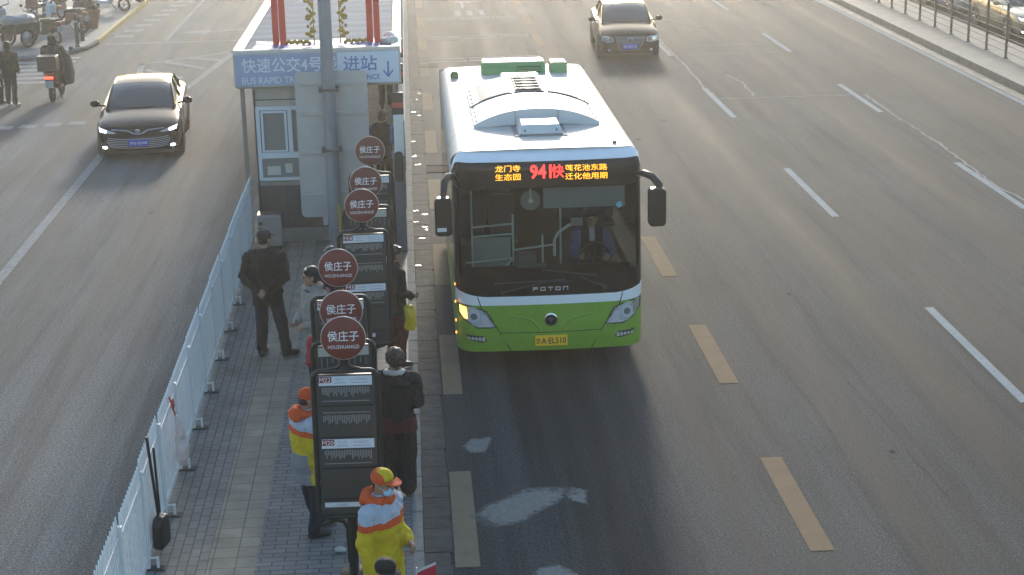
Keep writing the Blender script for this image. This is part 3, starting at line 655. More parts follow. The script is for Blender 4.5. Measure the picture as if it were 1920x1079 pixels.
for s in (-1, 1):
    for k in range(8): g.ell((s*.84, PY0+.15+.36*k, pz(.84)+.004), (.014, .014, .01), 6, 4)
g.build('pod_rivets', SEAM, POD)
g = MB()
for x in (-.3, .3): g.box(x-.004, x+.004, PY0+.008, PY0+.03, 3.0, 3.19)
g.build('pod_front_seam', mat('seam_blue', (.3, .32, .35), .6), POD)
HW = mat('hatch_white', (.62, .63, .63), .4)
def hatch(y, w_, label):
    b = MB().add([(-w_, y, 2.99), (w_, y, 2.99), (w_, y+.62, 2.99), (-w_, y+.62, 2.99), (-w_*.86, y+.10, 3.11), (w_*.86, y+.10, 3.11), (w_*.86, y+.56, 3.12), (-w_*.86, y+.56, 3.12)],
                 [(0, 1, 5, 4), (1, 2, 6, 5), (2, 3, 7, 6), (3, 0, 4, 7), (4, 5, 6, 7)]); h = b.build('roof_hatch', HW, bus, None, bevel=.015)
    MB().box(-w_-.06, w_+.06, y-.05, y+.7, 2.968, 2.985).build('hatch_seal', mat('seal_grey', (.24, .24, .24), .7), h)
    q = MB().box(-w_, w_, y-.004, y+.01, 2.985, 3.0)
    for s in (-1, 1): q.ell((s*w_*.72, y+.03, 3.045), (.018, .018, .018), 8, 5)
    q.build('hatch_latch', mat('latch', (.25, .26, .28), .5), h)
hatch(1.2, .30, ''); hatch(5.15, .34, '')
GBX = mat('box_green', (.14, .33, .12), .5, var=.08, vs=4)
gb = MB().prism([(6.45, 2.95), (6.5, 3.10), (6.6, 3.16), (7.05, 3.16), (7.1, 2.95)], 'x', -.56, .50); GB = gb.build('battery_housing', GBX, bus, bevel=.04)
g = MB()
for j in range(3): g.box(.02, .42, 6.46+.012*j, 6.48+.012*j, 3.0+.04*j, 3.012+.04*j)
g.build('housing_slot', SEAM, GB)
gb2 = MB().prism([(6.5, 2.95), (6.54, 3.13), (7.0, 3.13), (7.02, 2.95)], 'x', .58, .86).build('rear_vent_box', GBX, bus, bevel=.03)
MB().box(.62, .82, 6.6, 6.92, 3.128, 3.136).build('vent_opening', mat('vent_dark', (.10, .14, .05), .6), gb2)
MB().lathe([(.07, 2.96), (.07, 3.02), (.05, 3.06), (.02, 3.07)], (-1.02, 6.35, 0), 'z', 14).build('roof_beacon', mat('beacon', (.10, .16, .06), .35), bus, 50)
MB().lathe([(.03, 2.95), (.025, 2.99)], (.93, .62, 0), 'z', 10).build('antenna_base', mat('ant', (.12, .08, .05), .6), bus)
# seams and front relief
def bs(z): return 0
g = MB()
for s in (-1, 1):
    g.strip([(s*.965, 1.07), (s*.915, .90), (s*.72, .64), (s*.54, .31)], BF, .006)
    g.strip([(s*1.24, .575), (s*1.1, .56)], BF, .004)
g.strip([(-.68+1.36*k/10, .565-.008*sin(pi*k/10)) for k in range(11)], BF, .005)
g.build('panel_seam', SEAM, MASK)
cr = MB()
for s in (-1, 1):
    cr.strip([(s*.55, .80), (s*.38, .765), (s*.27, .74), (s*.2, .68), (s*.14, .60)], BF, .017, -.006)
    cr.strip([(s*.38, .56), (s*.30, .36)], BF, .014, -.005)
cr.strip([(-.30, .352), (.30, .352)], BF, .009, -.005)
cr.build('pressed_crease', GRN, MASK, 60)
# headlights
HL = mat('lamp_housing', (.50, .53, .57), .3, .2); LSIL = mat('lamp_silver', (.62, .65, .69), .3, .25); CHR = mat('bright_chrome', (.75, .76, .78), .1, 1)
def headlight(s, lit):
    pts = [(s*x, z) for x, z in ((1.215, .955), (1.10, .945), (.93, .895), (.85, .86), (.79, .76), (.735, .645), (.83, .638), (.97, .64), (1.10, .715), (1.20, .82))]
    h = MB().patch(pts, BF, .004).build('headlight', HL, bus, 40)
    k = MB().patch(ngon(s*1.02, .80, .085, 18), BF, .016).build('reflector', LSIL, h, 40); MB().patch(ngon(s*1.02, .80, .045, 14), BF, .024).build('bulb', mat('bulb_dark', (.16, .17, .18), .15), h, 40)
    MB().patch([(s*x, z) for x, z in ((.93, .80), (.86, .81), (.80, .68), (.90, .67))], BF, .014).build('lamp_cell', LSIL, h)
    MB().patch([(s*x, z) for x, z in ((.97, .68), (.78, .665), (.8, .65), (.95, .652))], BF, .014).build('lamp_trim', LSIL, h)
    a = MB().patch([(s*x, z) for x, z in ((1.205, .935), (1.12, .92), (1.105, .76), (1.15, .77), (1.2, .84))], BF, .014)
    a.build('turn_signal', mat('amber_lit', (1, .46, .10), .4, emit=1.9) if lit else mat('amber_off', (.55, .5, .47), .2, .5), h, 40)
    MB().strip([(x, z) for x, z in pts+[pts[0]]], BF, .010, .002).build('lamp_rim', SEAM, h)
    f = MB().patch([(s*x, z) for x, z in ((1.14, .545), (.90, .525), (.85, .45), (.93, .432), (1.07, .47))], BF, .005).build('fog_lamp', mat('fog_dark', (.05, .055, .04), .4), bus, 40)
    g = MB()
    for k in range(5): g.patch([(s*(.88+.047*k), .452+.008*k), (s*(.918+.047*k), .456+.008*k), (s*(.915+.047*k), .51), (s*(.885+.047*k), .505)], BF, .012)
    g.build('fog_reflector', LSIL, f)
headlight(-1, True); headlight(1, False)
# plate, badge, wordmark
PLY = mat('plate_yellow', (.95, .55, .02), .5); PLT = mat('plate_ink', (.03, .025, .02), .6)
y_ = BF(.2, .45)-.03; pt = MB().box(-.215, .215, y_, y_+.03, .375, .515).build('number_plate', PLY, bus, bevel=.004)
tx = MB(); tx.text('京', (-.175, y_-.003, .445), h=.085, w=.055, bold=.01); tx.text('A·EL510', (.03, y_-.003, .445), h=.085, w=.33, bold=.015)
tx.build('plate_lettering', PLT, pt)
y_ = -.022; lg = MB().lathe([(.088, .02), (.088, 0), (.078, -.006)], (0, -.01, .735), 'y', 28).build('maker_badge', CHR, bus, 40)
MB().lathe([(.074, -.004), (.074, -.009)], (0, -.01, .735), 'y', 28).build('badge_field', mat('badge_dark', (.02, .02, .022), .3), lg)
bm_ = MB()
for k in range(3): x = -.03+.03*k; bm_.prism([(x-.014, .765), (x+.012, .765), (x+.02, .742), (x-.006, .742)], 'y', -.024, -.017)
bm_.prism([(-.024, .738), (.024, .738), (0, .70)], 'y', -.022, -.018); bm_.build('badge_mark', CHR, lg)
tx = MB()
for ch, x in zip('FOTON', (-.2, -.1, 0, .1, .2)):
    xs, z0, z1, y = .034, 1.135, 1.185, -.008
    b = lambda a, c, d, e: tx.box(x+a, x+c, y, .02, d, e)
    q = .011
    if ch == 'F': b(-xs, xs, z1-q, z1); b(-xs+.012, xs, z1-.03, z1-.03+q); b(-xs, -xs+q, z0, z1-.02)
    if ch == 'O': b(-xs, xs, z1-q, z1); b(-xs, xs, z0, z0+q); b(-xs, -xs+q, z0, z1); b(xs-q, xs, z0, z1)
    if ch == 'T': b(-xs, xs, z1-q, z1); b(-q/2, q/2, z0, z1)
    if ch == 'N': b(-xs, xs, z1-q, z1); b(-xs, -xs+q, z0, z1); b(xs-q, xs, z0, z1)
tx.build('wordmark', mat('wordmark_silver', (.62, .64, .67), .35, .25), bus)
# wipers
g = MB()
for pts in ([(-.62, 1.13), (-.3, 1.20), (-.02, 1.27)], [(-.02, 1.26), (.3, 1.25)], [(.72, 1.16), (.55, 1.23), (.4, 1.31)], [(.62, 1.31), (.3, 1.36), (-.1, 1.42)], [(-.75, 1.245), (-.3, 1.265), (.2, 1.28)]): g.strip(pts, BF, .011, .016)
g.ell((.73, BF(.73, 1.15)-.02, 1.15), (.03, .03, .03), 10, 6).ell((-.64, BF(.64, 1.12)-.02, 1.12), (.03, .03, .03), 10, 6)
g.build('wiper', mat('wiper_black', (.03, .03, .03), .5), bus)
# mirrors
MIR = mat('mirror_black', (.016, .016, .017), .35)
for s in (-1, 1):
    x = 1.37*s if s > 0 else -1.385
    m_ = MB().prism(rrect(.225, .50, .055, 4, x, 2.29 if s > 0 else 2.26), 'y', -.36, -.20).build('mirror', MIR, bus, bevel=.02)
    if s > 0: arm = [(1.16, .16, 2.64), (1.24, .02, 2.67), (1.34, -.12, 2.65), (1.41, -.24, 2.56), (1.40, -.28, 2.46)]
    else: arm = [(-1.17, .16, 2.55), (-1.24, .05, 2.70), (-1.31, -.1, 2.74), (-1.36, -.2, 2.68), (-1.38, -.26, 2.5)]
    MB().tube(arm, [.03, .045, .05, .05, .04], 10).build('mirror_arm', MIR, m_, 50)
    if s < 0: MB().box(-1.47, -1.35, -.366, -.355, 2.075, 2.125).build('mirror_sticker', mat('sticker', (.7, .7, .72), .5), m_)
# wheels
TYR = mat('tyre', (.02, .02, .02), .85); RIMM = mat('wheel_rim', (.35, .35, .36), .35, .7)
for y in (1.9, 5.4):
    for s in (-1, 1):
        wh = MB().lathe([(.26, -.13), (.44, -.13), (.475, -.09), (.475, .09), (.44, .13), (.26, .13)], (s*1.10, y, .475), 'x', 26).build('wheel', TYR, bus, 50)
        MB().lathe([(.26, s*.10), (.2, s*.12), (.08, s*.15)], (s*1.10, y, .475), 'x', 20).build('rim', RIMM, wh, 40)
g = MB()
for z in (.55, .72, .98, 1.22): g.ell((-1.255, .18, z), (.012, .03, .02), 8, 5)
g.build('side_marker', mat('marker_amber', (1, .35, .05), .4, emit=1.2), bus)
# ---- interior
INT = mat('bus_interior', (.045, .045, .043), .8); RAIL = mat('grab_rail', (.50, .60, .60), .4, .0); SEAT = mat('bus_seat', (.05, .06, .10), .8); PART = mat('partition', (.24, .29, .29), .5)
MB().box(-1.2, 1.2, .36, 7.2, .86, .90).build('cabin_floor', INT, bus)
MB().box(-1.2, 1.2, 7.1, 7.15, .9, 2.7).box(-1.19, 1.19, .3, 7.1, 2.72, 2.76).build('cabin_lining', mat('lining', (.36, .36, .34), .8), bus)
MB().prism([(.12, .95), (.18, 1.34), (.42, 1.38), (.62, 1.22), (.62, .95)], 'x', -1.1, 1.12).build('dashboard', mat('dash', (.02, .02, .02), .6), bus, bevel=.02)
g = MB()
for a, b in (((-1.0, .5, 1.0), (-1.0, .5, 2.4)), ((-.45, .55, 1.2), (-.45, .55, 2.05)), ((-1.0, .5, 1.90), (-.45, .55, 1.92)), ((-1.0, .5, 1.77), (-.45, .55, 1.78)), ((-1.1, .4, 1.44), (-.45, .5, 1.46)), ((-.45, .5, 1.57), (.12, .6, 1.60)), ((-.05, .6, 1.35), (-.05, .6, 1.74)), ((.22, .9, 1.2), (.22, .9, 2.65)), ((-.62, .45, 1.3), (-.45, .5, 1.46))): g.tube([a, b], .0135, 8)
g.tube([(.11, .6, 1.44), (.11, .6, 1.66), (.16, .6, 1.76), (.3, .66, 1.84), (.40, .7, 1.87)], .02, 8)
g.build('handrail', RAIL, bus, 60)
MB().box(-.98, -.48, .56, .58, 1.2, 1.74).build('door_partition', PART, bus)
MB().box(-.42, -.15, .40, .60, 1.25, 1.53).box(-.42, -.02, .30, .40, 1.36, 1.40).build('fare_box', mat('fare_box', (.10, .115, .115), .45), bus, bevel=.015)
MB().box(.34, .50, .62, .66, 1.84, 1.95).build('card_reader', mat('reader', (.25, .26, .26), .5), bus, bevel=.01)
MB().grid(lambda u, v: (-.06+1.08*u, .24+.03*v, 2.19+.27*v), 4, 2).build('sun_visor', mat('visor', (.27, .29, .31), .7), bus)
fn = MB().lathe([(.125, -.01), (.135, 0), (.125, .02)], (-.22, .34, 2.28), 'y', 24).build('cabin_fan', mat('fan_grey', (.22, .235, .23), .6), bus, 40)
MB().tube([(-.22, .33, 2.28), (-.22, .33, 2.55)], .008, 6).lathe([(.03, -.03), (.03, 0)], (-.22, .34, 2.28), 'y', 12).build('fan_stem', RAIL, fn)
sw = MB().tube([(.66+.21*cos(a*pi/12), .66-.07*sin(a*pi/12)*-1, 1.40+.17*sin(a*pi/12)) for a in range(24)], .016, 6, True)
for a in (90, 210, 330): sw.tube([(.66, .66, 1.40), (.66+.2*cos(R(a)), .66+.07*sin(R(a)), 1.40+.16*sin(R(a)))], .012, 6)
sw.tube([(.66, .66, 1.40), (.66, .50, 1.2)], .03, 8).build('steering_wheel', mat('wheel_black', (.02, .02, .02), .5), bus, 60)
MB().box(.42, .92, 1.05, 1.5, 1.12, 1.22).box(.44, .90, 1.40, 1.52, 1.2, 1.85).build('driver_seat', SEAT, bus, bevel=.04)
for r_ in range(5):
    for x in (-.95, -.5, .55, 1.0):
        if r_ < 1 and x > 0: continue
        MB().box(x-.2, x+.2, 2.2+.9*r_, 2.28+.9*r_, 1.3, 1.95).box(x-.2, x+.2, 1.85+.9*r_, 2.2+.9*r_, 1.28, 1.34).build('passenger_seat', SEAT, bus, bevel=.03)
MB().patch(ngon(.93, 2.24, .04, 14), BF, .008).build('inspection_sticker', mat('disc_teal', (.10, .42, .48), .5), bus)
# ================================================================ PEOPLE
def remesh(o, vox, smooth=2, disp=None):
    md = o.modifiers.new('r', 'REMESH'); md.mode = 'VOXEL'; md.voxel_size = vox
    if smooth: s = o.modifiers.new('s', 'SMOOTH'); s.iterations = smooth; s.factor = .5
    dg = bpy.context.evaluated_depsgraph_get(); dg.update()
    me = bpy.data.meshes.new_from_object(o.evaluated_get(dg)); mats_ = list(o.data.materials)
    o.modifiers.clear(); old = o.data; o.data = me; bpy.data.meshes.remove(old)
    me.materials.clear()
    for m in mats_: me.materials.append(m)
    if disp:
        amp, fr = disp
        ns = [v.normal.copy() for v in me.vertices]
        for v, n in zip(me.vertices, ns):
            p = v.co; k = noise.noise(V((p.x*fr, p.y*fr, p.z*fr*.55)))+.5*noise.noise(V((p.x*fr*2.3, p.y*fr*2.3, p.z*fr*1.6+9)))
            v.co = p+n*amp*k
    me.polygons.foreach_set('use_smooth', [True]*len(me.polygons))
    return o
def recolor(o, fn):
    for p in o.data.polygons: p.material_index = fn(p.center)
SKIN = mat('skin', (.33, .19, .13), .55, var=.08, vs=14); EYE = mat('eye_dark', (.02, .015, .012), .3); LIP = mat('lip', (.26, .10, .085), .5)
HAIRB = mat('hair_black', (.012, .011, .011), .45, var=.3, vs=40, bump=.5, bs=90); HAIRBR = mat('hair_brown', (.05, .035, .026), .55, var=.4, vs=30, bump=.6, bs=70)
SHOE = mat('shoe_black', (.02, .02, .02), .4); SHW = mat('shoe_white', (.6, .6, .58), .5)
def cloth(name, col, var=.12): return mat('cloth_'+name, col, .85, var=var, vs=9, bump=.9, bs=20)
def hand(mb, w, d, s, r=1., curl=.6):
    """palm, four fingers, thumb: wrist w, along d, thumb side s"""
    d = d.normalized(); s = (s-d*s.dot(d)).normalized(); n = d.cross(s)
    mb.limb([w-d*.02, w+d*.03, w+d*.075], [.024, .033, .030], 8)
    mb.limb([w+d*.03-s*.016, w+d*.078-s*.022], [.019, .018], 8); mb.limb([w+d*.03+s*.016, w+d*.078+s*.022], [.019, .018], 8)
    for k, L in enumerate((.058, .070, .074, .066)):
        b = w+d*.082+s*(-.032+.0215*k); a = 0; pts = [b]
        for j in range(3):
            a += curl*(.55 if j == 0 else .75); pts.append(pts[-1]+(d*cos(a)+n*sin(a))*L*(.42, .33, .25)[j])
        mb.limb(pts, [.0105, .010, .009, .008], 7)
    b = w+d*.025+s*.028
    mb.limb([b, b+(s*.8+d*.6)*.034, b+(s*.8+d*.6)*.034+(s*.25+d*.9+n*.4)*.032], [.014, .012, .009], 7)
DEF = dict(hip=(.09, 0, .90), knee=(.10, -.03, .49), ank=(.10, .02, .085), toe=(.12, -.15, .03))
ARMS = dict(down=((.20, .0, 1.385), (.25, .035, 1.115), (.255, -.05, .87)), behind=((.20, .0, 1.385), (.30, .08, 1.13), (.05, .20, .955)),
            front=((.20, .0, 1.385), (.265, .01, 1.11), (.13, -.19, 1.02)), phone=((.19, .0, 1.385), (.25, -.03, 1.11), (.08, -.26, 1.17)),
            steer=((.19, 0, 1.385), (.27, -.14, 1.16), (.19, -.40, 1.16)), bars=((.19, 0, 1.37), (.29, -.17, 1.14), (.30, -.45, 1.06)), pocket=((.20, 0, 1.385), (.275, .05, 1.12), (.20, -.10, .95)))
def person(label, loc, rz, h=1.7, coat=None, coatfn=None, legs=None, legw=1., hem=.80, flare=.0, bulk=1., arms='down', armsL=None, hair='short', hairm=None, hy=0., hp=0., shoe=None,
           legov=None, pel=.92, lean=0., cap=None, hood=None, mask=None, collar=None, glasses=False, skirt=None, seated=False, group=None, hemm=None, parts=None):
    t = thing('person', label, 'person', loc, rz, group); s = h/1.72; t.scale = (s, s, s); dz = pel-.92
    up = V((0, 0, dz)); rot = M.Rotation(lean, 3, 'X')
    def U(p):                                            # upper-body points lean about the pelvis
        p = V(p); q = rot @ (p-V((0, 0, .92))); return q+V((0, 0, .92))+up
    ov = legov or {}
    J = {}
    for i, sd_ in enumerate((-1, 1)):
        for k, v in DEF.items():
            p = V((v[0]*sd_, v[1], v[2]))
            if k == 'hip': p += up
            if (sd_, k) in ov: p = V(ov[(sd_, k)])
            J[(sd_, k)] = p
        A = ARMS[armsL if (sd_ > 0 and armsL) else arms]
        for k, v in zip(('sh', 'el', 'wr'), A): J[(sd_, k)] = U((v[0]*sd_, v[1], v[2]))
    hc = U((0, -.035, 1.585)); hr = M.Rotation(hy, 3, 'Z') @ M.Rotation(hp, 3, 'X')
    H = lambda x, y, z: hc+hr @ V((x, y, z))
    T = [(0, 0, .80), (0, 0, .90), (0, .005, 1.05), (0, 0, 1.22), (0, .01, 1.35), (0, .01, 1.44)]; TR = [(.14, .105), (.165, .115), (.145, .105), (.17, .118), (.165, .10), (.065, .06)]
    def torso(mb, g=0., z0=None, fl=0.):
        rings = []
        for p, (a, b) in zip(T, TR): q = U(p); rings.append((q.x, q.y, q.z, (a+g)*bulk, (b+g)*bulk))
        if z0 is not None:
            rings = [r for r in rings if r[2] > z0+dz+.04]; b = rings[0]; rings = [(b[0], b[1], z0+dz, b[3]+fl, b[4]+fl*.7)]+rings
        return mb.loft(rings, 18)
    # body: one continuous skin
    b = MB(); torso(b, -.012)
    b.limb([U((0, .01, 1.40)), hc+V((0, .02, -.03))], [.062, .055], 10)
    b.ell(H(0, .012, .035), (.076, .094, .088), 16, 12, hr); b.ell(H(0, -.012, -.03), (.062, .076, .085), 16, 12, hr); b.ell(H(0, -.045, -.085), (.034, .034, .028), 12, 8, hr)
    b.limb([H(0, -.082, .018), H(0, -.106, -.018)], [.010, .016], 7)
    for q in (-1, 1): b.ell(H(q*.078, .012, -.005), (.012, .022, .034), 8, 6, hr); b.ell(H(q*.033, -.064, -.022), (.024, .022, .022), 8, 6, hr); b.limb([H(q*.012, -.088, .022), H(q*.046, -.072, .024)], [.010, .008], 6)
    for q in (-1, 1):
        b.limb([J[(q, 'sh')], J[(q, 'el')], J[(q, 'wr')]], [.05, .040, .028], 10)
        d = (J[(q, 'wr')]-J[(q, 'el')]).normalized(); a_ = armsL if (q > 0 and armsL) else arms
        if a_ == 'behind': sdir_ = V((0, 0, 1))
        elif a_ in ('front', 'phone', 'steer', 'bars'): sdir_ = V((-q*.6, 0, .8))
        else: sdir_ = V((-q*.3, -1, 0))
        hand(b, J[(q, 'wr')], d, sdir_, 1, .9 if a_ != 'down' else .5)
        b.limb([J[(q, 'hip')], J[(q, 'knee')], J[(q, 'ank')]], [.08, .055, .032], 10); b.limb([J[(q, 'ank')]+V((0, .03, -.03)), J[(q, 'toe')]], [.024, .018], 8)
    bo = b.build('body', [SKIN, EYE, LIP], t); remesh(bo, .0075, 2)
    e = MB()
    e.mi = 1
    for q in (-1, 1): e.ell(H(q*.032, -.083, .004), (.013, .007, .006), 8, 6, hr)
    e.mi = 2; e.ell(H(0, -.086, -.052), (.022, .006, .006), 8, 6, hr)
    bm = bmesh.new(); bm.from_mesh(bo.data)
    vv = [bm.verts.new(v) for v in e.v]
    for f, mi in zip(e.f, e.m):
        try: ff = bm.faces.new([vv[i] for i in dict.fromkeys(f)]); ff.material_index = mi; ff.smooth = True
        except ValueError: pass
    bm.to_mesh(bo.data); bm.free()
    # trousers
    if legs:
        m_ = MB()
        for q in (-1, 1): m_.limb([J[(q, 'hip')], (J[(q, 'hip')]+J[(q, 'knee')])/2, J[(q, 'knee')], (J[(q, 'knee')]+J[(q, 'ank')])/2, J[(q, 'ank')]+V((0, 0, .02))], [.098*bulk, .090*legw, .072*legw, .070*legw, .066*legw], 12)
        q0 = U((0, 0, .97)); m_.loft([(0, 0, pel-.10, .10, .09), (0, 0, pel-.04, .165*bulk, .115*bulk), (q0.x, q0.y, q0.z, .155*bulk, .11*bulk)], 16)
        if skirt: m_.loft([(0, 0, .12, .17, .15), (0, 0, .5, .17, .14), (0, 0, pel, .165, .12)], 16)
        remesh(m_.build('trousers', legs, t), .012, 2, (.018, 9))
    for q in (-1, 1):
        a, o = J[(q, 'ank')], J[(q, 'toe')]; d = (o-a); d.z = 0; d.normalize()
        sh_ = MB().limb([a+V((0, 0, -.035))-d*.035, a+V((0, 0, -.03))+d*.06, o+V((0, 0, .008))], [.046, .047, .036], 10)
        so_ = sh_.build('shoe', shoe or SHOE, t); remesh(so_, .01, 2)
        for v in so_.data.vertices:
            if not seated: v.co.z = max(v.co.z, 0)
    # coat
    if coat:
        c = MB(); torso(c, .030, hem, flare)
        for q in (-1, 1):
            c.limb([J[(q, 'sh')]-V((q*.05, 0, -.005)), J[(q, 'sh')]+V((q*.005, 0, -.02)), (J[(q, 'sh')]+J[(q, 'el')])/2, J[(q, 'el')], J[(q, 'wr')].lerp(J[(q, 'el')], .06)], [.075*bulk, .078*bulk, .072*bulk, .064*bulk, .054*bulk], 12)
        c.loft([(*U((0, .01, 1.40)), .12, .10), (*U((0, .012, 1.455)), .082, .08), (*U((0, .01, 1.49)), .074, .074)], 14)
        co = c.build('coat', coat, t); remesh(co, .011, 2, (.024, 10))
        if coatfn: recolor(co, lambda p: coatfn(rot.inverted() @ (p-up-V((0, 0, .92)))+V((0, 0, .92))))
    if hemm: m_ = MB(); m_.loft([(0, 0, hem-.13+dz, .205*bulk, .15*bulk), (0, 0, hem+.05+dz, .19*bulk, .14*bulk)], 18); remesh(m_.build('hem_layer', hemm, t), .012, 2, (.01, 9))
    if collar:
        m_ = MB(); m_.tube([U((.095*cos(a*pi/8), .012+.085*sin(a*pi/8), 1.455+.012*sin(a*pi/8))) for a in range(16)], .034, 8, True); remesh(m_.build('collar', collar, t), .011, 1, (.012, 22))
    # hair and headwear
    hm = hairm or HAIRB
    def mk(name, mb, m, vox=.009, dsp=(.006, 26)): return remesh(mb.build(name, m, t), vox, 2, dsp)
    if hair in ('short', 'curly', 'long'):
        m_ = MB()
        g = {'short': .008, 'curly': .016, 'long': .012}[hair]
        if cap: g = -.004
        m_.ell(H(0, .022, .052), (.078+g, .092+g, .082+g), 16, 12, hr); m_.ell(H(0, .045, .0), (.074+g, .066+g, .075+g), 14, 10, hr)
        if hair == 'curly':
            for k in range(70):
                u_ = 1-2*(k+.5)/70; a = 2.4*k; q_ = math.sqrt(1-u_*u_); p_ = V((.092*q_*cos(a), .03+.105*q_*sin(a), .035+.098*u_))
                if p_.y > -.055 or p_.z > .07: m_.ell(H(*p_), (.024, .024, .022), 7, 5)
        if hair == 'long': m_.ell(H(0, .06, -.10), (.085, .05, .17), 12, 10, hr); m_.ell(H(0, .075, -.22), (.09, .045, .12), 12, 10, hr)
        if hair == 'short' and not cap: m_.limb([H(-.055, -.055, .085), H(.055, -.06, .08)], [.03, .028], 8)
        mk('hair', m_, hm, .009, (.012, 30) if hair == 'curly' else (.006, 30))
    if hair == 'hoodup': m_ = MB(); m_.ell(H(0, .025, .02), (.105, .12, .135), 14, 10, hr); m_.ell(H(0, .05, -.10), (.11, .09, .1), 12, 8, hr); mk('hood', m_, hood, .011, (.01, 12))
    elif hood: m_ = MB(); m_.tube([U((.115*cos(a*pi/8), .02+.10*sin(a*pi/8), 1.465+.022*sin(a*pi/8))) for a in range(16)], .047, 8, True); m_.ell(U((0, .13, 1.44)), (.13, .055, .075), 12, 8); mk('hood', m_, hood, .011, (.012, 16))
    if cap:
        cm = cap if isinstance(cap, (list, tuple)) else [cap]
        m_ = MB(); m_.ell(H(0, .012, .062), (.093, .108, .082), 18, 12, hr); m_.lathe([(.088, 0), (.096, .03)], H(0, .01, .03), 'z', 18); co = mk('cap', m_, cm, .008, (.002, 20))
        hi = hr.inverted()
        if len(cm) > 1: recolor(co, lambda p: 1 if (lambda q: abs(q.x) < .06 and q.y < .03)(hi @ (p-hc)) else 0)
        v_ = MB(); n_ = 12; vs = []
        for k in range(n_+1):
            a = pi*k/n_
            for e_ in (0, 1):
                for zz in (0, .008):
                    r_ = .092 if not e_ else 1; x = .088*cos(a); y = -.06-.04*sin(a) if not e_ else -.07-.115*sin(a)**.8
                    vs.append(H(x*(1 if not e_ else .95), y, .045+zz-(.018*sin(a) if e_ else 0)))
        fs = []
        for k in range(n_):
            b0 = 4*k; b1 = b0+4
            fs += [(b0+1, b0+3, b1+3, b1+1), (b0, b1, b1+2, b0+2), (b0+2, b1+2, b1+3, b0+3)]
        v_.add(vs, fs).build('cap_peak', cm[0], co, 60)
    if mask:
        m_ = MB(); m_.ell(H(0, -.052, -.05), (.056, .052, .052), 14, 10, hr); mk('mask', m_, mask, .008, (.003, 30))
        g = MB()
        for q in (-1, 1): g.tube([H(q*.052, -.06, -.035), H(q*.075, -.005, -.01)], .0025, 5)
        g.build('mask_strap', mat('strap_white', (.6, .6, .6), .6), t)
    if glasses:
        g = MB()
        for q in (-1, 1):
            g.tube([H(q*.033+.022*cos(a*pi/6), -.098, .004+.017*sin(a*pi/6)) for a in range(12)], .0028, 5, True); g.tube([H(q*.055, -.096, .006), H(q*.08, .0, .012)], .0026, 5)
        g.tube([H(-.011, -.1, .006), H(.011, -.1, .006)], .0026, 5); g.build('spectacles', EYE, t)
    return t, J, H, U
BK = cloth('black', (.016, .015, .014)); DK = cloth('charcoal', (.028, .028, .032)); NAVY = cloth('navy', (.016, .018, .032)); TROU = cloth('dark_trouser', (.022, .023, .028))
BEI = cloth('beige', (.26, .245, .22)); PUR = cloth('purple', (.055, .012, .035)); REDC = cloth('red', (.34, .012, .03)); MAR = cloth('maroon', (.075, .012, .014)); ORA = cloth('orange', (.62, .085, .015)); YLW = cloth('yellow', (.58, .42, .01)); PALB = cloth('pale_blue', (.42, .47, .55)); GRY = cloth('grey', (.24, .24, .26)); BR = cloth('brown', (.012, .0095, .008))
MSK = mat('mask_blue', (.36, .62, .78), .7)
person('man in black coat and dark cap with hands clasped behind his back by the fence', (-2.04, 22.23, .15), R(168), 1.77, coat=BR, legs=TROU, hem=.72, flare=.02, bulk=1.1, arms='behind', hair='short', cap=BK, hy=R(-22), legw=1.12,
       legov={(-1, 'ank'): (-.22, .0, .085), (-1, 'knee'): (-.16, -.02, .49), (-1, 'toe'): (-.33, -.13, .03), (1, 'ank'): (.12, .0, .085), (1, 'toe'): (.12, -.18, .03)})
person('young man in glasses and beige coat looking left beside the stop signs', (-1.30, 20.45, .15), R(-60), 1.74, coat=[BEI, BK], coatfn=lambda p: 1 if p.z > 1.40 and p.y < .02 and abs(p.x) < .05 else 0, legs=TROU, hem=.62, flare=.03, bulk=1.08, arms='front', hair='short', glasses=True, hy=R(-22), collar=BEI)
person('person in a dark purple jacket behind the red disc next to the man in glasses', (-1.12, 21.6, .15), R(-20), 1.68, coat=PUR, legs=DK, arms='phone', hair='short', hp=R(12), bulk=1.05)
person('person in a bright red jacket half hidden behind the two nearest stop signs', (-1.06, 18.75, .15), R(150), 1.62, coat=REDC, legs=BK, hem=.84, arms='front', hair='short', bulk=1.1)
def vest(p):
    if p.z > 1.30: return 0
    if p.z > 1.24: return 1
    if abs(p.x) < .19 and p.z < 1.02: return 3
    return 2
person('volunteer in orange cap and white and yellow jacket behind the M22 board, face hidden', (-1.19, 16.3, .15), R(118), 1.60, coat=[PALB, ORA, YLW, GRY], coatfn=vest, legs=NAVY, hem=.66, flare=.02, bulk=1.16, arms='front', hair='short', cap=ORA, hood=ORA, hp=R(14), mask=MSK, legov={(1, 'ank'): (.13, -.14, .085), (1, 'toe'): (.15, -.32, .03)})
def vest2(p):
    if p.z > 1.30: return 0
    if p.z > 1.24: return 1
    if p.y > .02 and abs(p.x) < .10 and p.z < 1.1: return 3
    return 2
person('masked volunteer in orange and yellow cap and bright yellow jacket, nearest the camera', (-.40, 13.78, .15), R(62), 1.73, coat=[PALB, ORA, YLW, GRY], coatfn=vest2, legs=NAVY, hem=.66, flare=.02, bulk=1.2, arms='down', armsL='front', hair='short', cap=[ORA, YLW], hood=ORA, mask=MSK, hy=R(-12))
t_hat, J, H, U = person('person in black hat in front of the masked volunteer, only hat in view', (-.355, 12.35, .15), R(30), 1.56, coat=BK, legs=BK, arms='phone', hair='short', cap=BK)
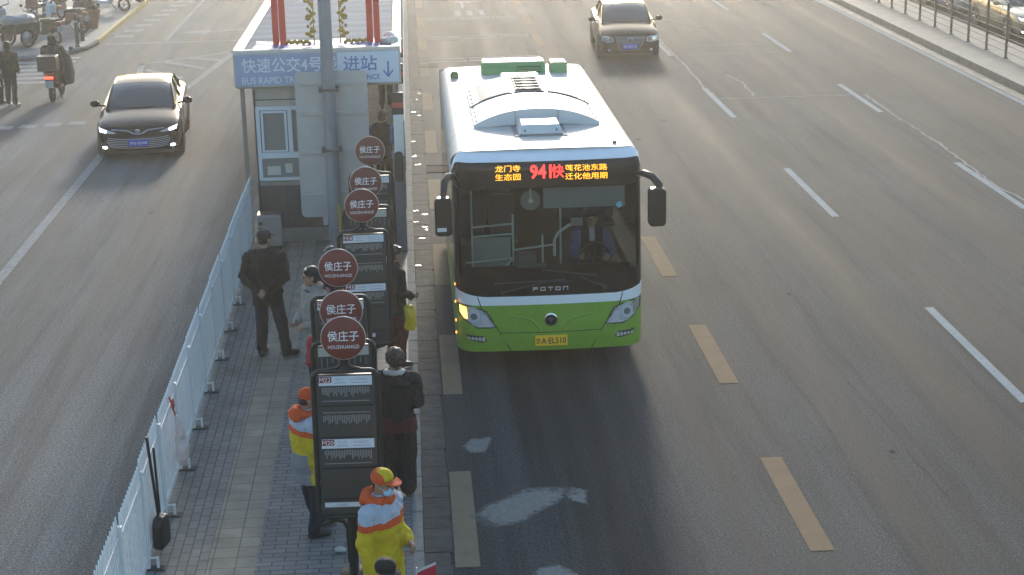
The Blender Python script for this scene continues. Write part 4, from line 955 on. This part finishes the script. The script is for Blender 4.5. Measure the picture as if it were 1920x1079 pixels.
person('woman with brown curly hair in a black jacket with white fluffy collar and maroon hem', (-.29, 17.3, .15), R(170), 1.66, coat=BK, legs=BK, hem=.90, bulk=1.16, arms='front', hair='curly', hairm=HAIRBR, collar=cloth('fleece', (.5, .47, .44)), hemm=MAR, legw=1.5, hy=R(20))
person('person in a black jacket and maroon trousers holding a yellow bag beside the M5 board', (-.32, 21.6, .15), R(115), 1.66, coat=BK, legs=MAR, legw=1.35, hem=.78, bulk=1.05, arms='front', hair='short')
person('dark haired person with blue striped sleeves queuing beside the big grey panel', (-.56, 31.4, .15), R(150), 1.68, coat=[BK, cloth('blue', (.05, .16, .42))], coatfn=lambda p: 1 if .2 < abs(p.x) < .25 else 0, legs=BK, hem=.8, arms='phone', hair='short', bulk=1.1)
person('person in dark clothes under the kiosk canopy, only legs showing below the blue sign', (-.62, 41.0, .15), R(10), 1.70, coat=BK, legs=DK, hem=.8)
person('person with long black hair, black coat and white shoes standing at the left edge', (-10.14, 43.7, 0), R(160), 1.66, coat=BK, legs=DK, hem=.78, hair='long', arms='pocket', shoe=SHW, bulk=1.05)
person('person in a pale blue jacket cut off by the left edge of the photo', (-10.58, 44.2, 0), R(150), 1.55, coat=cloth('sky', (.30, .38, .48)), legs=DK, hem=.5, hair='short')
drv, J, H, U = person('bus driver in dark jacket with blue sleeves seated behind the windscreen', (BX+.66, BY+1.08, .74), 0, 1.72, coat=[BK, cloth('uniform_blue', (.10, .14, .30)), cloth('shirt', (.4, .44, .5))], coatfn=lambda p: 2 if abs(p.x) < .035 and p.y < 0 and p.z > 1.3 else 1 if abs(p.x) > .15 else 0, legs=DK, hem=.9, arms='steer', hair='short', pel=.42, seated=True,
       legov={(s, k): v for s in (-1, 1) for k, v in dict(hip=(s*.09, -.05, .40), knee=(s*.14, -.42, .42), ank=(s*.14, -.52, .09), toe=(s*.15, -.68, .04)).items()})
# carried and hung things
yb = thing('shopping_bag', 'yellow plastic shopping bag hanging from the hand of the person in maroon trousers', 'bag', (-.155, 21.5, .68))
YB = mat('bag_yellow', (.62, .44, .01), .4, var=.15, vs=8); o = MB().loft([(0, 0, 0, .09, .05), (0, 0, .06, .115, .065), (0, 0, .25, .10, .05), (0, 0, .34, .085, .03)], 14).build('bag_body', YB, yb); remesh(o, .012, 1, (.014, 14))
g = MB()
for s in (-1, 1): g.tube([(s*.06, 0, .32), (s*.045, 0, .40), (0, 0, .46)], .006, 6)
g.build('bag_handle', YB, yb)
wb = thing('plastic_bag', 'white and pink plastic bag tied to the white fence above the dustpan', 'bag', (fx+.10, 17.75, .42)); PB_ = mat('bag_white', (.66, .64, .64), .35, var=.25, vs=6, col2=(.62, .45, .44))
o = MB().loft([(0, 0, 0, .05, .06), (.02, 0, .08, .075, .11), (.015, 0, .26, .06, .09), (0, 0, .46, .04, .05), (-.03, 0, .58, .015, .015)], 14).build('bag_body', PB_, wb); remesh(o, .012, 1, (.02, 13))
MB().tube([(-.03, 0, .56), (-.06, 0, .70), (-.09, .03, .78)], .010, 6).ell((-.05, .0, .70), (.02, .04, .07), 8, 6).build('red_tie', mat('tie_red', (.5, .06, .05), .5), wb, 60)
ds = thing('dustpan', 'black long handled dustpan hanging on the white fence', 'dustpan', (fx+.09, 16.0, .24)); BPL = mat('dustpan_black', (.016, .017, .02), .45)
MB().prism([(-.11, .0), (.11, .0), (.125, .06), (.12, .26), (.07, .34), (-.07, .34), (-.12, .26), (-.125, .06)], 'y', -.07, .04).build('pan', BPL, ds, bevel=.03)
MB().tube([(0, .0, .28), (-.02, .05, 1.18)], .016, 8).build('long_handle', BPL, ds)
br = thing('broom', 'black handled broom hung beside the dustpan on the fence', 'broom', (fx+.07, 16.2, .42)); MB().tube([(0, -.02, .05), (-.01, .02, .80)], .013, 8).build('broom_stick', BPL, br)
MB().loft([(0, -.03, -.16, .03, .11), (0, -.02, .0, .028, .07), (0, -.02, .06, .016, .02)], 12).build('brush', mat('bristle', (.03, .03, .028), .9), br); ds.rotation_euler = (0, 0, R(75)); br.rotation_euler = (0, 0, R(8))
fl = thing('paper_flag', 'small red and white flag poking in at the bottom edge beside the volunteer', 'flag', (-.13, 13.0, 1.03)); fl.scale = (.85, .85, .85)
MB().grid(lambda u, v: (.02+.20*u, .01*sin(u*5), .10+.15*v+.10*u), 8, 4).build('cloth', mat('flag_red', (.5, .03, .05), .6), fl); MB().tube([(0, 0, -.3), (.03, 0, .32)], .007, 6).build('stick', mat('stick_white', (.6, .6, .58), .5), fl)
MB().grid(lambda u, v: (.02+.20*u, .01*sin(u*5)-.002, .25+.03*v+.10*u), 8, 2).build('white_border', mat('stick_white', (.6, .6, .58), .5), fl)
lt = thing('litter', 'crumpled pale paper lying on the island beside the stop sign post', 'litter', (-.88, 15.85, .15)); o = MB().ell((0, 0, .03), (.07, .05, .03), 10, 6).build('crumpled_paper', mat('paper', (.42, .42, .38), .8), lt); remesh(o, .012, 0, (.02, 20))
# ================================================================ CARS
CGL = mat('car_glass', (.035, .042, .045), .06, spec=.8); HLG = mat('car_lamp', (.55, .60, .66), .25, .1); LITW = mat('lamp_lit', (.85, .92, 1), .4, emit=5.); PLB = mat('plate_blue', (.02, .09, .50), .45); TRIMB = mat('black_trim', (.015, .015, .015), .5)
def interp(st, y, k):
    for a, b in zip(st, st[1:]):
        if a[0] <= y <= b[0]:
            t = (y-a[0])/(b[0]-a[0]); t = t*t*(3-2*t)*.5+t*.5; return a[k]+(b[k]-a[k])*t
    return st[-1][k]
def sedan(label, loc, rz, paint, style, plate, lit, group=None, L=4.8, W=1.82, Hh=1.45, name='parked_car'):
    t = thing(name, label, 'car', loc, rz, group); q = W/1.82; hh = Hh/1.45
    #      y    half-w  zb   shoulder  ztop
    st = [(0, .68, .30, .66, .70), (.05, .79, .24, .69, .74), (.18, .85, .20, .73, .785), (.4, .885, .19, .77, .835), (.8, .90, .18, .815, .89), (1.2, .91, .18, .85, .935), (1.45, .91, .18, .885, .955), (2.4, .91, .18, .92, .95), (3.5, .91, .18, .95, .98), (4.1, .90, .19, .97, 1.03), (4.5, .85, .22, .96, 1.03), (4.72, .78, .26, .92, .97), (4.8, .66, .36, .82, .86)]
    ys = [0, .02, .05, .1, .18, .28, .4, .6, .8, 1.0, 1.2, 1.35, 1.45, 1.9, 2.4, 2.9, 3.5, 3.9, 4.1, 4.3, 4.5, 4.62, 4.72, 4.77, 4.8]
    b = MB(); n = 0
    for y in ys:
        w_, zb, zs, zt = (interp(st, y, k) for k in (1, 2, 3, 4)); w_ *= q
        prof = [(0, zb), (w_*.82, zb), (w_*.95, zb+.07), (w_*.99, zb+.2), (w_, (zb+zs)/2+.05), (w_*.985, zs-.08), (w_*.95, zs-.005), (w_*.86, zs+(zt-zs)*.45), (w_*.6, zs+(zt-zs)*.85), (w_*.3, zt), (0, zt+.005)]
        ring = prof+[(-x, z) for x, z in prof[-2:0:-1]]; n = len(ring); b.v += [(x, y*L/4.8, z*hh) for x, z in ring]
    b.f = [(i*n+k, i*n+(k+1) % n, (i+1)*n+(k+1) % n, (i+1)*n+k) for i in range(len(ys)-1) for k in range(n)]+[tuple(range(n))[::-1], tuple((len(ys)-1)*n+k for k in range(n))]
    b.m = [0]*len(b.f); body = b.build('body', paint, t, 35)
    bv = BVHTree.FromPolygons([V(v) for v in b.v], b.f)
    def CF(x, z):
        r = bv.ray_cast(V((x, -2, z)), V((0, 1, 0))); return r[0].y if r[0] else .2
    # greenhouse
    gst = [(1.25, .76, .72, .93), (1.58, .77, .68, 1.12), (1.92, .775, .645, 1.275), (2.15, .78, .625, 1.34), (2.45, .78, .615, 1.375), (2.9, .78, .61, 1.385), (3.3, .78, .615, 1.36), (3.6, .775, .62, 1.31), (3.9, .76, .64, 1.19), (4.25, .735, .68, 1.03)]
    def ring(y, sc=1.):
        wb, wr, z = (interp(gst, y, k) for k in (1, 2, 3)); wb *= q; wr *= q; z0 = .90
        pr = [(wb, z0), (wb+(wr-wb)*.55, z0+(z-z0)*.5), (wr, z-.045*min(1, (z-z0)/.3)), (wr*.93, z-.012), (wr*.6, z+.004), (0, z+.016)]
        return [(x, y*L/4.8, zz*hh) for x, zz in pr+[(-x, zz) for x, zz in pr[-2::-1]]]
    gy = [1.25, 1.46, 1.62, 1.78, 1.95, 2.15, 2.3, 2.45, 2.7, 2.9, 3.1, 3.3, 3.45, 3.6, 3.75, 3.9, 4.08, 4.25]; R_g = [ring(y) for y in gy]; m_ = 11
    gl = MB(); gl.v = [p for r in R_g for p in r]; gl.f = [(i*m_+k, i*m_+k+1, (i+1)*m_+k+1, (i+1)*m_+k) for i in range(len(gy)-1) for k in range(m_-1)]; gl.m = [0]*len(gl.f)
    gl.build('glasshouse', CGL, t, 50)
    def offs(p, d=.006): return (p[0]*1.006, p[1], p[2]+d)
    rf = MB(); sel = [r for y, r in zip(gy, R_g) if 2.15 <= y <= 3.6]; rows = [[offs(p) for p in r[2:9]] for r in sel]
    rf.v = [p for r in rows for p in r]; rf.f = [(i*7+k, i*7+k+1, (i+1)*7+k+1, (i+1)*7+k) for i in range(len(rows)-1) for k in range(6)]; rf.m = [0]*len(rf.f); rf.build('roof', paint, t, 50)
    for e in (2, 8):
        pm = MB(); pm.tube([offs(r[e], .0) for y, r in zip(gy, R_g) if y <= 2.3], .034, 8, flat=.7); pm.tube([offs(r[e], .0) for y, r in zip(gy, R_g) if y >= 3.45], .045, 8, flat=.7); pm.tube([offs(r[e], .0) for r in sel], .022, 8)
        o = 0 if e == 2 else 10
        for y in (2.75, 3.72): r = ring(y); pm.tube([offs(r[o], 0), offs(r[e], 0)], .03, 6)
        pm.build('pillar', paint, t, 50)
    # wheels
    for y in (.95, 3.72):
        for s in (-1, 1):
            x = s*(.80*q); wh = MB().lathe([(.2, -.1), (.30, -.115), (.335, -.08), (.335, .08), (.30, .115), (.2, .1)], (x, y*L/4.8, .335), 'x', 24).build('wheel', TYR, t, 50)
            r_ = MB().lathe([(.21, s*.075), (.19, s*.10), (.06, s*.105)], (x, y*L/4.8, .335), 'x', 18)
            for k in range(5): a = 2*pi*k/5; r_.tube([(x+s*.11, y*L/4.8, .335), (x+s*.11, y*L/4.8+.19*cos(a), .335+.19*sin(a))], .022, 6)
            r_.build('rim', RIMM, wh)
            MB().lathe([(.33, -.006), (.385, -.006), (.385, .006), (.33, .006)], (s*(.905*q), y*L/4.8, .345), 'x', 24).build('wheel_arch', TRIMB, t)
    # doors and mirrors
    for s in (-1, 1):
        mm = MB().ell((s*(W/2+.10), 1.62, 1.0), (.11, .06, .075), 12, 8).tube([(s*(W/2-.12), 1.66, .94), (s*(W/2+.05), 1.63, .97)], .025, 6).build('mirror', paint, t, 60)
        g = MB()
        for y in (1.55, 2.72, 3.62): g.tube([(s*W/2*1.003, y, .26), (s*W/2*1.006, y, .55), (s*W/2*.985, y, .86)], .004, 5)
        for y in (2.55, 3.5): g.tube([(s*W/2*1.0, y-.12, .78), (s*W/2*1.01, y, .785), (s*W/2*1.0, y+.08, .79)], .012, 6)
        g.build('door_line', TRIMB, t)
    # nose
    fr = lambda pts, off=.004: MB().patch(pts, CF, off, .01)
    if style == 'wide':
        fr([(-.68, .53), (.68, .53), (.75, .42), (.64, .27), (-.64, .27), (-.75, .42)]).build('grille', TRIMB, t)
        g = MB()
        for k in range(6): z = .29+.038*k; ww = .68-.02*abs(k-3); g.strip([(ww*(2*i/14-1), z+.05*(abs(2*i/14-1)**3)) for i in range(15)], CF, .007, .010)
        g.build('grille_slat', mat('slat_chrome', (.5, .5, .52), .3, .6), t)
        MB().strip([(-.55, .70), (-.35, .685), (-.2, .66), (-.1, .60), (0, .58), (.1, .60), (.2, .66), (.35, .685), (.55, .70)], CF, .013, .008).build('chrome_moustache', CHR, t)
        fr(ngon(0, .655, .055, 16, .038), .016).build('emblem', CHR, t, 60); MB().tube([(.05*cos(a*pi/8), CF(0, .65)-.022, .655+.034*sin(a*pi/8)) for a in range(16)], .007, 5, True).tube([(.018*cos(a*pi/8), CF(0, .65)-.022, .655+.03*sin(a*pi/8)) for a in range(16)], .005, 5, True).build('emblem_ring', CHR, t)
        for s in (-1, 1):
            h = fr([(s*.84, .735), (s*.72, .72), (s*.52, .655), (s*.45, .625), (s*.54, .615), (s*.80, .645)], .014).build('headlight', HLG, t, 40)
            fr([(s*.825, .722), (s*.66, .69), (s*.66, .645), (s*.80, .655)], .022).build('lit_lamp', LITW if lit else HLG, h)
            f = fr([(s*.80, .44), (s*.66, .43), (s*.64, .25), (s*.78, .27)], .006).build('fog_recess', TRIMB, t); fr(ngon(s*.715, .32, .055, 12, .03), .014).build('fog_lamp', LITW if lit else HLG, f)
            MB().strip([(s*.46, .74), (s*.60, .77)], CF, .004).build('bonnet_line', TRIMB, t)
        pz_ = .40
    else:
        fr([(-.43, .67), (.43, .67), (.36, .50), (.27, .30), (-.27, .30), (-.36, .50)]).build('grille', TRIMB, t)
        g = MB()
        for k in range(4): z = .51+.042*k; ww = .32+.028*k; g.strip([(ww*(2*i/8-1), z) for i in range(9)], CF, .008, .010)
        g.strip([(-.43, .675), (-.36, .50), (-.26, .30), (.26, .30), (.36, .50), (.43, .675), (-.43, .675)], CF, .015, .008)
        g.build('grille_slat', mat('slat_bright', (.6, .62, .64), .2, .9), t)
        fr(ngon(0, .59, .08, 18), .018).build('emblem', mat('emblem_dark', (.05, .05, .055), .3), t, 60)
        g = MB().tube([(.07*cos(a*pi/9), CF(0, .59)-.024, .59+.07*sin(a*pi/9)) for a in range(18)], .009, 5, True)
        for pts in ([(-.035, .64), (-.012, .59), (0, .61), (.012, .59), (.035, .64)], [(-.055, .615), (-.028, .54), (0, .59), (.028, .54), (.055, .615)]): g.tube([(x, CF(0, .59)-.024, z) for x, z in pts], .007, 5)
        g.build('emblem_ring', CHR, t)
        for s in (-1, 1):
            h = fr([(s*.83, .715), (s*.62, .71), (s*.48, .675), (s*.46, .56), (s*.60, .54), (s*.81, .565)], .014).build('headlight', HLG, t, 40)
            for cx in (.55, .69): fr(ngon(s*cx, .63, .06, 14), .024).build('lamp_unit', CHR, h, 50)
            MB().strip([(s*.82, .45), (s*.45, .44)], CF, .008, .006).build('bumper_strip', CHR, t)
            fr(ngon(s*.60, .32, .04, 12), .010).build('fog_lamp', HLG, t)
        pz_ = .415
    y_ = min(CF(-.2, pz_), CF(0, pz_))-.03; pb = MB().box(-.22, .22, y_, y_+.02, pz_-.07, pz_+.07).build('number_plate', PLB, t)
    MB().text(plate, (0, y_-.004, pz_), h=.07, w=.36, bold=.004).build('plate_lettering', LET, pb)
    MB().box(-.7*q, .7*q, .12, L-.12, .14, .24).build('underbody', TRIMB, t)
    MB().tube([(-.60, 1.33*L/4.8, .945*hh), (0, 1.22*L/4.8, .955*hh), (.60, 1.33*L/4.8, .945*hh)], .016, 6).build('wiper', TRIMB, t)
    return t
PBK = mat('paint_black', (.008, .008, .009), .14, coat=.0, spec=.10); PBK2 = mat('paint_black_old', (.006, .0065, .007), .12, coat=.0, spec=.05)
sedan('black saloon with lit headlights and a blue plate driving on the left road', (-5.86, 36.35, 0), R(4.5), PBK, 'wide', '京Q·Q5908', True, name='saloon_car')
sedan('black saloon with a chrome framed grille following behind the bus on the right', (6.24, 48.1, 0), R(-2.5), PBK2, 'shield', '京·N5718', False, W=1.76, Hh=1.47, name='saloon_car')
sedan('golden car catching the sun behind the wire railing, at the right edge of the photo', (18.75, 49.2, 0), R(1), mat('paint_gold', (.34, .27, .15), .25, .5, coat=1), 'wide', '京P·8K216', True, 'cars beyond the railing')
sedan('silver blue car behind the wire railing, next behind the golden car', (18.8, 55.0, 0), R(0), mat('paint_silver', (.30, .36, .43), .28, .5, coat=1), 'shield', '京M·C5203', False, 'cars beyond the railing')
sedan('dark car behind the wire railing, farthest of the three along the top edge', (18.7, 61.0, 0), R(0), mat('paint_dark', (.04, .05, .05), .25, coat=1), 'wide', '京N·20K71', False, 'cars beyond the railing')

# ================================================================ SCOOTERS
def scooter(label, loc, rz, col, box=None, shield=None, lit=False, group=None, lean=0, name='electric_scooter', plate=None):
    t = thing(name, label, 'scooter', loc, rz, group); t.rotation_euler = (0, lean, rz)
    P = mat('scooter_'+col[0], col[1], .3, coat=.6)
    for y in (-.62, .62):
        wh = MB().tube([(0, y+.205*cos(a*pi/12), .255+.205*sin(a*pi/12)) for a in range(24)], .05, 8, True).build('wheel', TYR, t, 60)
        r_ = MB().lathe([(.04, -.05), (.04, .05)], (0, y, .255), 'x', 10)
        for k in range(6): a = pi*k/3; r_.tube([(0, y, .255), (0, y+.18*cos(a), .255+.18*sin(a))], .014, 5)
        r_.build('rim', RIMM, wh)
    MB().prism([(-.42, .30), (.10, .28), (.2, .42), (.72, .50), (.80, .72), (.15, .70), (.05, .42), (-.38, .40), (-.46, .95), (-.54, .95), (-.56, .42)], 'x', -.14, .14).build('body', P, t, bevel=.05)
    MB().prism([(-.44, .38), (-.40, .92), (-.50, 1.02), (-.60, .85), (-.60, .45)], 'x', -.20, .20).build('leg_shield', mat('shield_'+shield[0], shield[1], .35) if shield else P, t, bevel=.05)
    MB().tube([(0, -.62, .255), (0, -.55, .6), (0, -.46, 1.02)], .035, 8).tube([(-.33, -.38, 1.06), (-.12, -.46, 1.03), (.12, -.46, 1.03), (.33, -.38, 1.06)], .018, 8).build('handlebar', DRK, t)
    MB().ell((0, -.62, .62), (.10, .26, .06), 12, 8).build('front_mudguard', P, t, 60); MB().ell((0, -.56, .98), (.11, .06, .075), 12, 8).build('headlight', HLG, t, 60)
    MB().prism([(.08, .70), (.78, .74), (.84, .82), (.5, .84), (.1, .79)], 'x', -.15, .15).build('seat', mat('saddle', (.02, .02, .02), .6), t, bevel=.03)
    for s in (-1, 1):
        MB().tube([(s*.33, -.38, 1.06), (s*.36, -.42, 1.20)], .008, 5).ell((s*.37, -.42, 1.24), (.06, .02, .045), 10, 6).build('mirror', DRK, t, 60)
    if box: MB().box(-.24, .24, .60, 1.02, .86, 1.20).box(-.25, .25, .59, 1.03, 1.2, 1.24).build('top_box', mat('topbox', (.03, .032, .03), .45), t, bevel=.03)
    q = MB().box(-.10, .10, .84, .88, .64, .70).build('tail_light', mat('tail_lit', (1, .04, .02), .4, emit=3.) if lit else mat('tail_off', (.25, .02, .02), .3), t)
    MB().box(-.10, .10, .86, .875, .42, .60).build('number_plate', mat('scooter_plate', (.28, .34, .36), .45), t)
    MB().tube([(-.05, .1, .28), (-.16, .2, .02)], .014, 6).build('stand', DRK, t)
    return t
scooter('black scooter with top box and lit red tail light ridden away on the left road', (-9.2, 44.75, 0), pi, ('black', (.015, .015, .016)), True, None, True)
person('hooded scooter rider in dark coat seen from behind on the left road', (-9.2, 44.62, .36), pi, 1.72, coat=DK, legs=DK, hem=.76, arms='bars', pel=.52, seated=True, hair='hoodup', hood=BR, bulk=1.25,
       legov={(s, k): v for s in (-1, 1) for k, v in dict(hip=(s*.11, -.05, .50), knee=(s*.24, -.44, .42), ank=(s*.18, -.42, .06), toe=(s*.2, -.60, .02)).items()})
lb = thing('leg_blanket', 'dark quilted wind blanket hanging over the right side of the ridden scooter', 'blanket', (-8.93, 45.05, .35)); o = MB().loft([(0, 0, 0, .10, .38), (0, 0, .3, .14, .42), (-.03, .05, .62, .12, .36), (-.1, .1, .8, .06, .2)], 16).build('quilt', cloth('quilt', (.03, .032, .036)), lb); remesh(o, .02, 2, (.03, 6))
G_ = 'parked scooters on the left pavement'
sc = [(-10.75, 62.6, -1.9, ('white', (.55, .58, .6)), False, ('pale', (.42, .52, .58)), 'white scooter with pale blue leg shield parked nearest the yellow kerb'),
      (-11.55, 60.3, -2.1, ('grey', (.10, .10, .10)), True, ('ice', (.50, .58, .62)), 'dark grey scooter with a top box and icy white leg shield'),
      (-11.2, 56.9, -2.0, ('maroon', (.15, .05, .05)), False, ('blue', (.40, .52, .60)), 'maroon scooter with pale blue wind shield behind the two bollards'),
      (-12.3, 58.9, -2.2, ('brown', (.12, .07, .06)), True, None, 'brown scooter with a top box, far back on the left pavement'),
      (-11.45, 54.6, -2.3, ('dark', (.03, .03, .03)), False, ('ash', (.2, .21, .22)), 'black scooter with an ash grey shield behind the hooded rider'),
      (-10.6, 65.2, -1.8, ('red', (.20, .04, .04)), False, None, 'dark red scooter parked farthest up the kerb at the top edge'),
      (-12.6, 55.9, -2.0, ('rust', (.16, .08, .06)), False, ('fog', (.34, .36, .37)), 'rust coloured scooter with a misty grey shield beside the tricycle'),
      (-12.9, 62.0, -2.2, ('steel', (.2, .22, .24)), False, None, 'steel grey scooter parked by the pale blue wall')]
for x, y, a, c1, bx, shd, lab in sc: scooter(lab, (x, y, .11), a, c1, bx, shd, False, G_, .08)
tr = thing('cargo_tricycle', 'dark cargo tricycle with a pale covered load on the left pavement', 'tricycle', (-12.35, 53.6, .11), R(-35))
for s in (-1, 1):
    wh = MB().tube([(s*.42, .4+.26*cos(a*pi/12), .3+.26*sin(a*pi/12)) for a in range(24)], .04, 8, True).build('wheel', TYR, tr, 60); MB().lathe([(.2, -.02), (.05, s*.05)], (s*.42, .4, .3), 'x', 14).build('rim', RIMM, wh)
MB().tube([(0, -.8+.26*cos(a*pi/12), .3+.26*sin(a*pi/12)) for a in range(24)], .04, 8, True).build('wheel', TYR, tr, 60)
MB().box(-.4, .4, -.05, .95, .45, .75).tube([(0, -.8, .3), (0, -.62, 1.0)], .03, 8).tube([(-.3, -.5, 1.05), (0, -.62, 1.0), (.3, -.5, 1.05)], .02, 8).tube([(0, -.7, .6), (0, -.05, .5)], .04, 8).box(-.14, .14, -.35, -.05, .62, .7).build('frame', DRK, tr)
o = MB().loft([(0, .45, .74, .46, .56), (0, .45, .9, .48, .58), (0, .45, 1.0, .3, .4)], 20).build('cover', mat('cover_pale', (.24, .25, .27), .6, var=.1), tr); remesh(o, .03, 2, (.03, 5))
for x, y, lab in ((-10.25, 53.55, 'dark bollard nearest the pavement corner on the left'), (-10.35, 55.0, 'dark bollard just behind the corner bollard on the left pavement')):
    t = thing('bollard', lab, 'bollard', (x, y, .11), 0, 'bollards on the left pavement'); MB().lathe([(.085, 0), (.085, .03), (.06, .05), (.06, .92), (.045, 1.0), (.02, 1.02)], (0, 0, 0), 'z', 16).build('shaft', mat('bollard_dark', (.04, .045, .045), .5), t, 40); MB().lathe([(.062, .75), (.062, .82)], (0, 0, 0), 'z', 16).build('band', mat('band_grey', (.3, .3, .3), .4), t, 40)
pt = thing('planter', 'round terracotta planter pot with a low shrub by the left kerb', 'planter', (-10.62, 58.0, .11)); MB().lathe([(.24, 0), (.36, .55), (.38, .62), (.33, .62), (.3, .56)], (0, 0, 0), 'z', 20).build('pot', mat('terracotta', (.20, .10, .07), .8, var=.15), pt, 40)
rnd = random.Random(8); m_ = MB()
for k in range(420):
    a, z, r_ = rnd.uniform(0, 2*pi), rnd.uniform(.55, .98), rnd.uniform(.03, .34); c0 = V((r_*cos(a), r_*sin(a), z-.5*r_)); u_ = V((rnd.uniform(-1, 1), rnd.uniform(-1, 1), rnd.uniform(-1, 1))).normalized()*.05; w2 = u_.orthogonal().normalized()*.022
    m_.add([c0-u_, c0+w2, c0+u_, c0-w2], [(0, 1, 2, 3)])
m_.build('foliage', mat('leaf_dull', (.07, .075, .035), .7, var=.3, vs=20), pt)
wl = thing('low_wall', 'pale blue low wall in the top left corner behind the parked scooters', 'wall', (-14.9, 66, .11), R(4)); MB().box(-.25, .25, -12, 20, 0, .75).build('wall_body', mat('wall_blue', (.42, .48, .56), .7, var=.1), wl, bevel=.01); MB().box(-.3, .3, -12.05, 20, .75, .85).build('coping', mat('wall_white', (.55, .57, .6), .7), wl, bevel=.01)
# ================================================================ HAZE
m = bpy.data.materials.new('haze_air'); m.use_nodes = True; n = m.node_tree.nodes; n.remove(n['Principled BSDF']); pv = n.new('ShaderNodeVolumePrincipled')
pv.inputs['Color'].default_value = (.93, .95, .96, 1); pv.inputs['Density'].default_value = .0011; pv.inputs['Anisotropy'].default_value = .8
m.node_tree.links.new(pv.outputs[0], n['Material Output'].inputs['Volume'])
tag(MB().box(-45, 45, -12, 110, -1.2, 13).build('haze', m), kind='stuff')
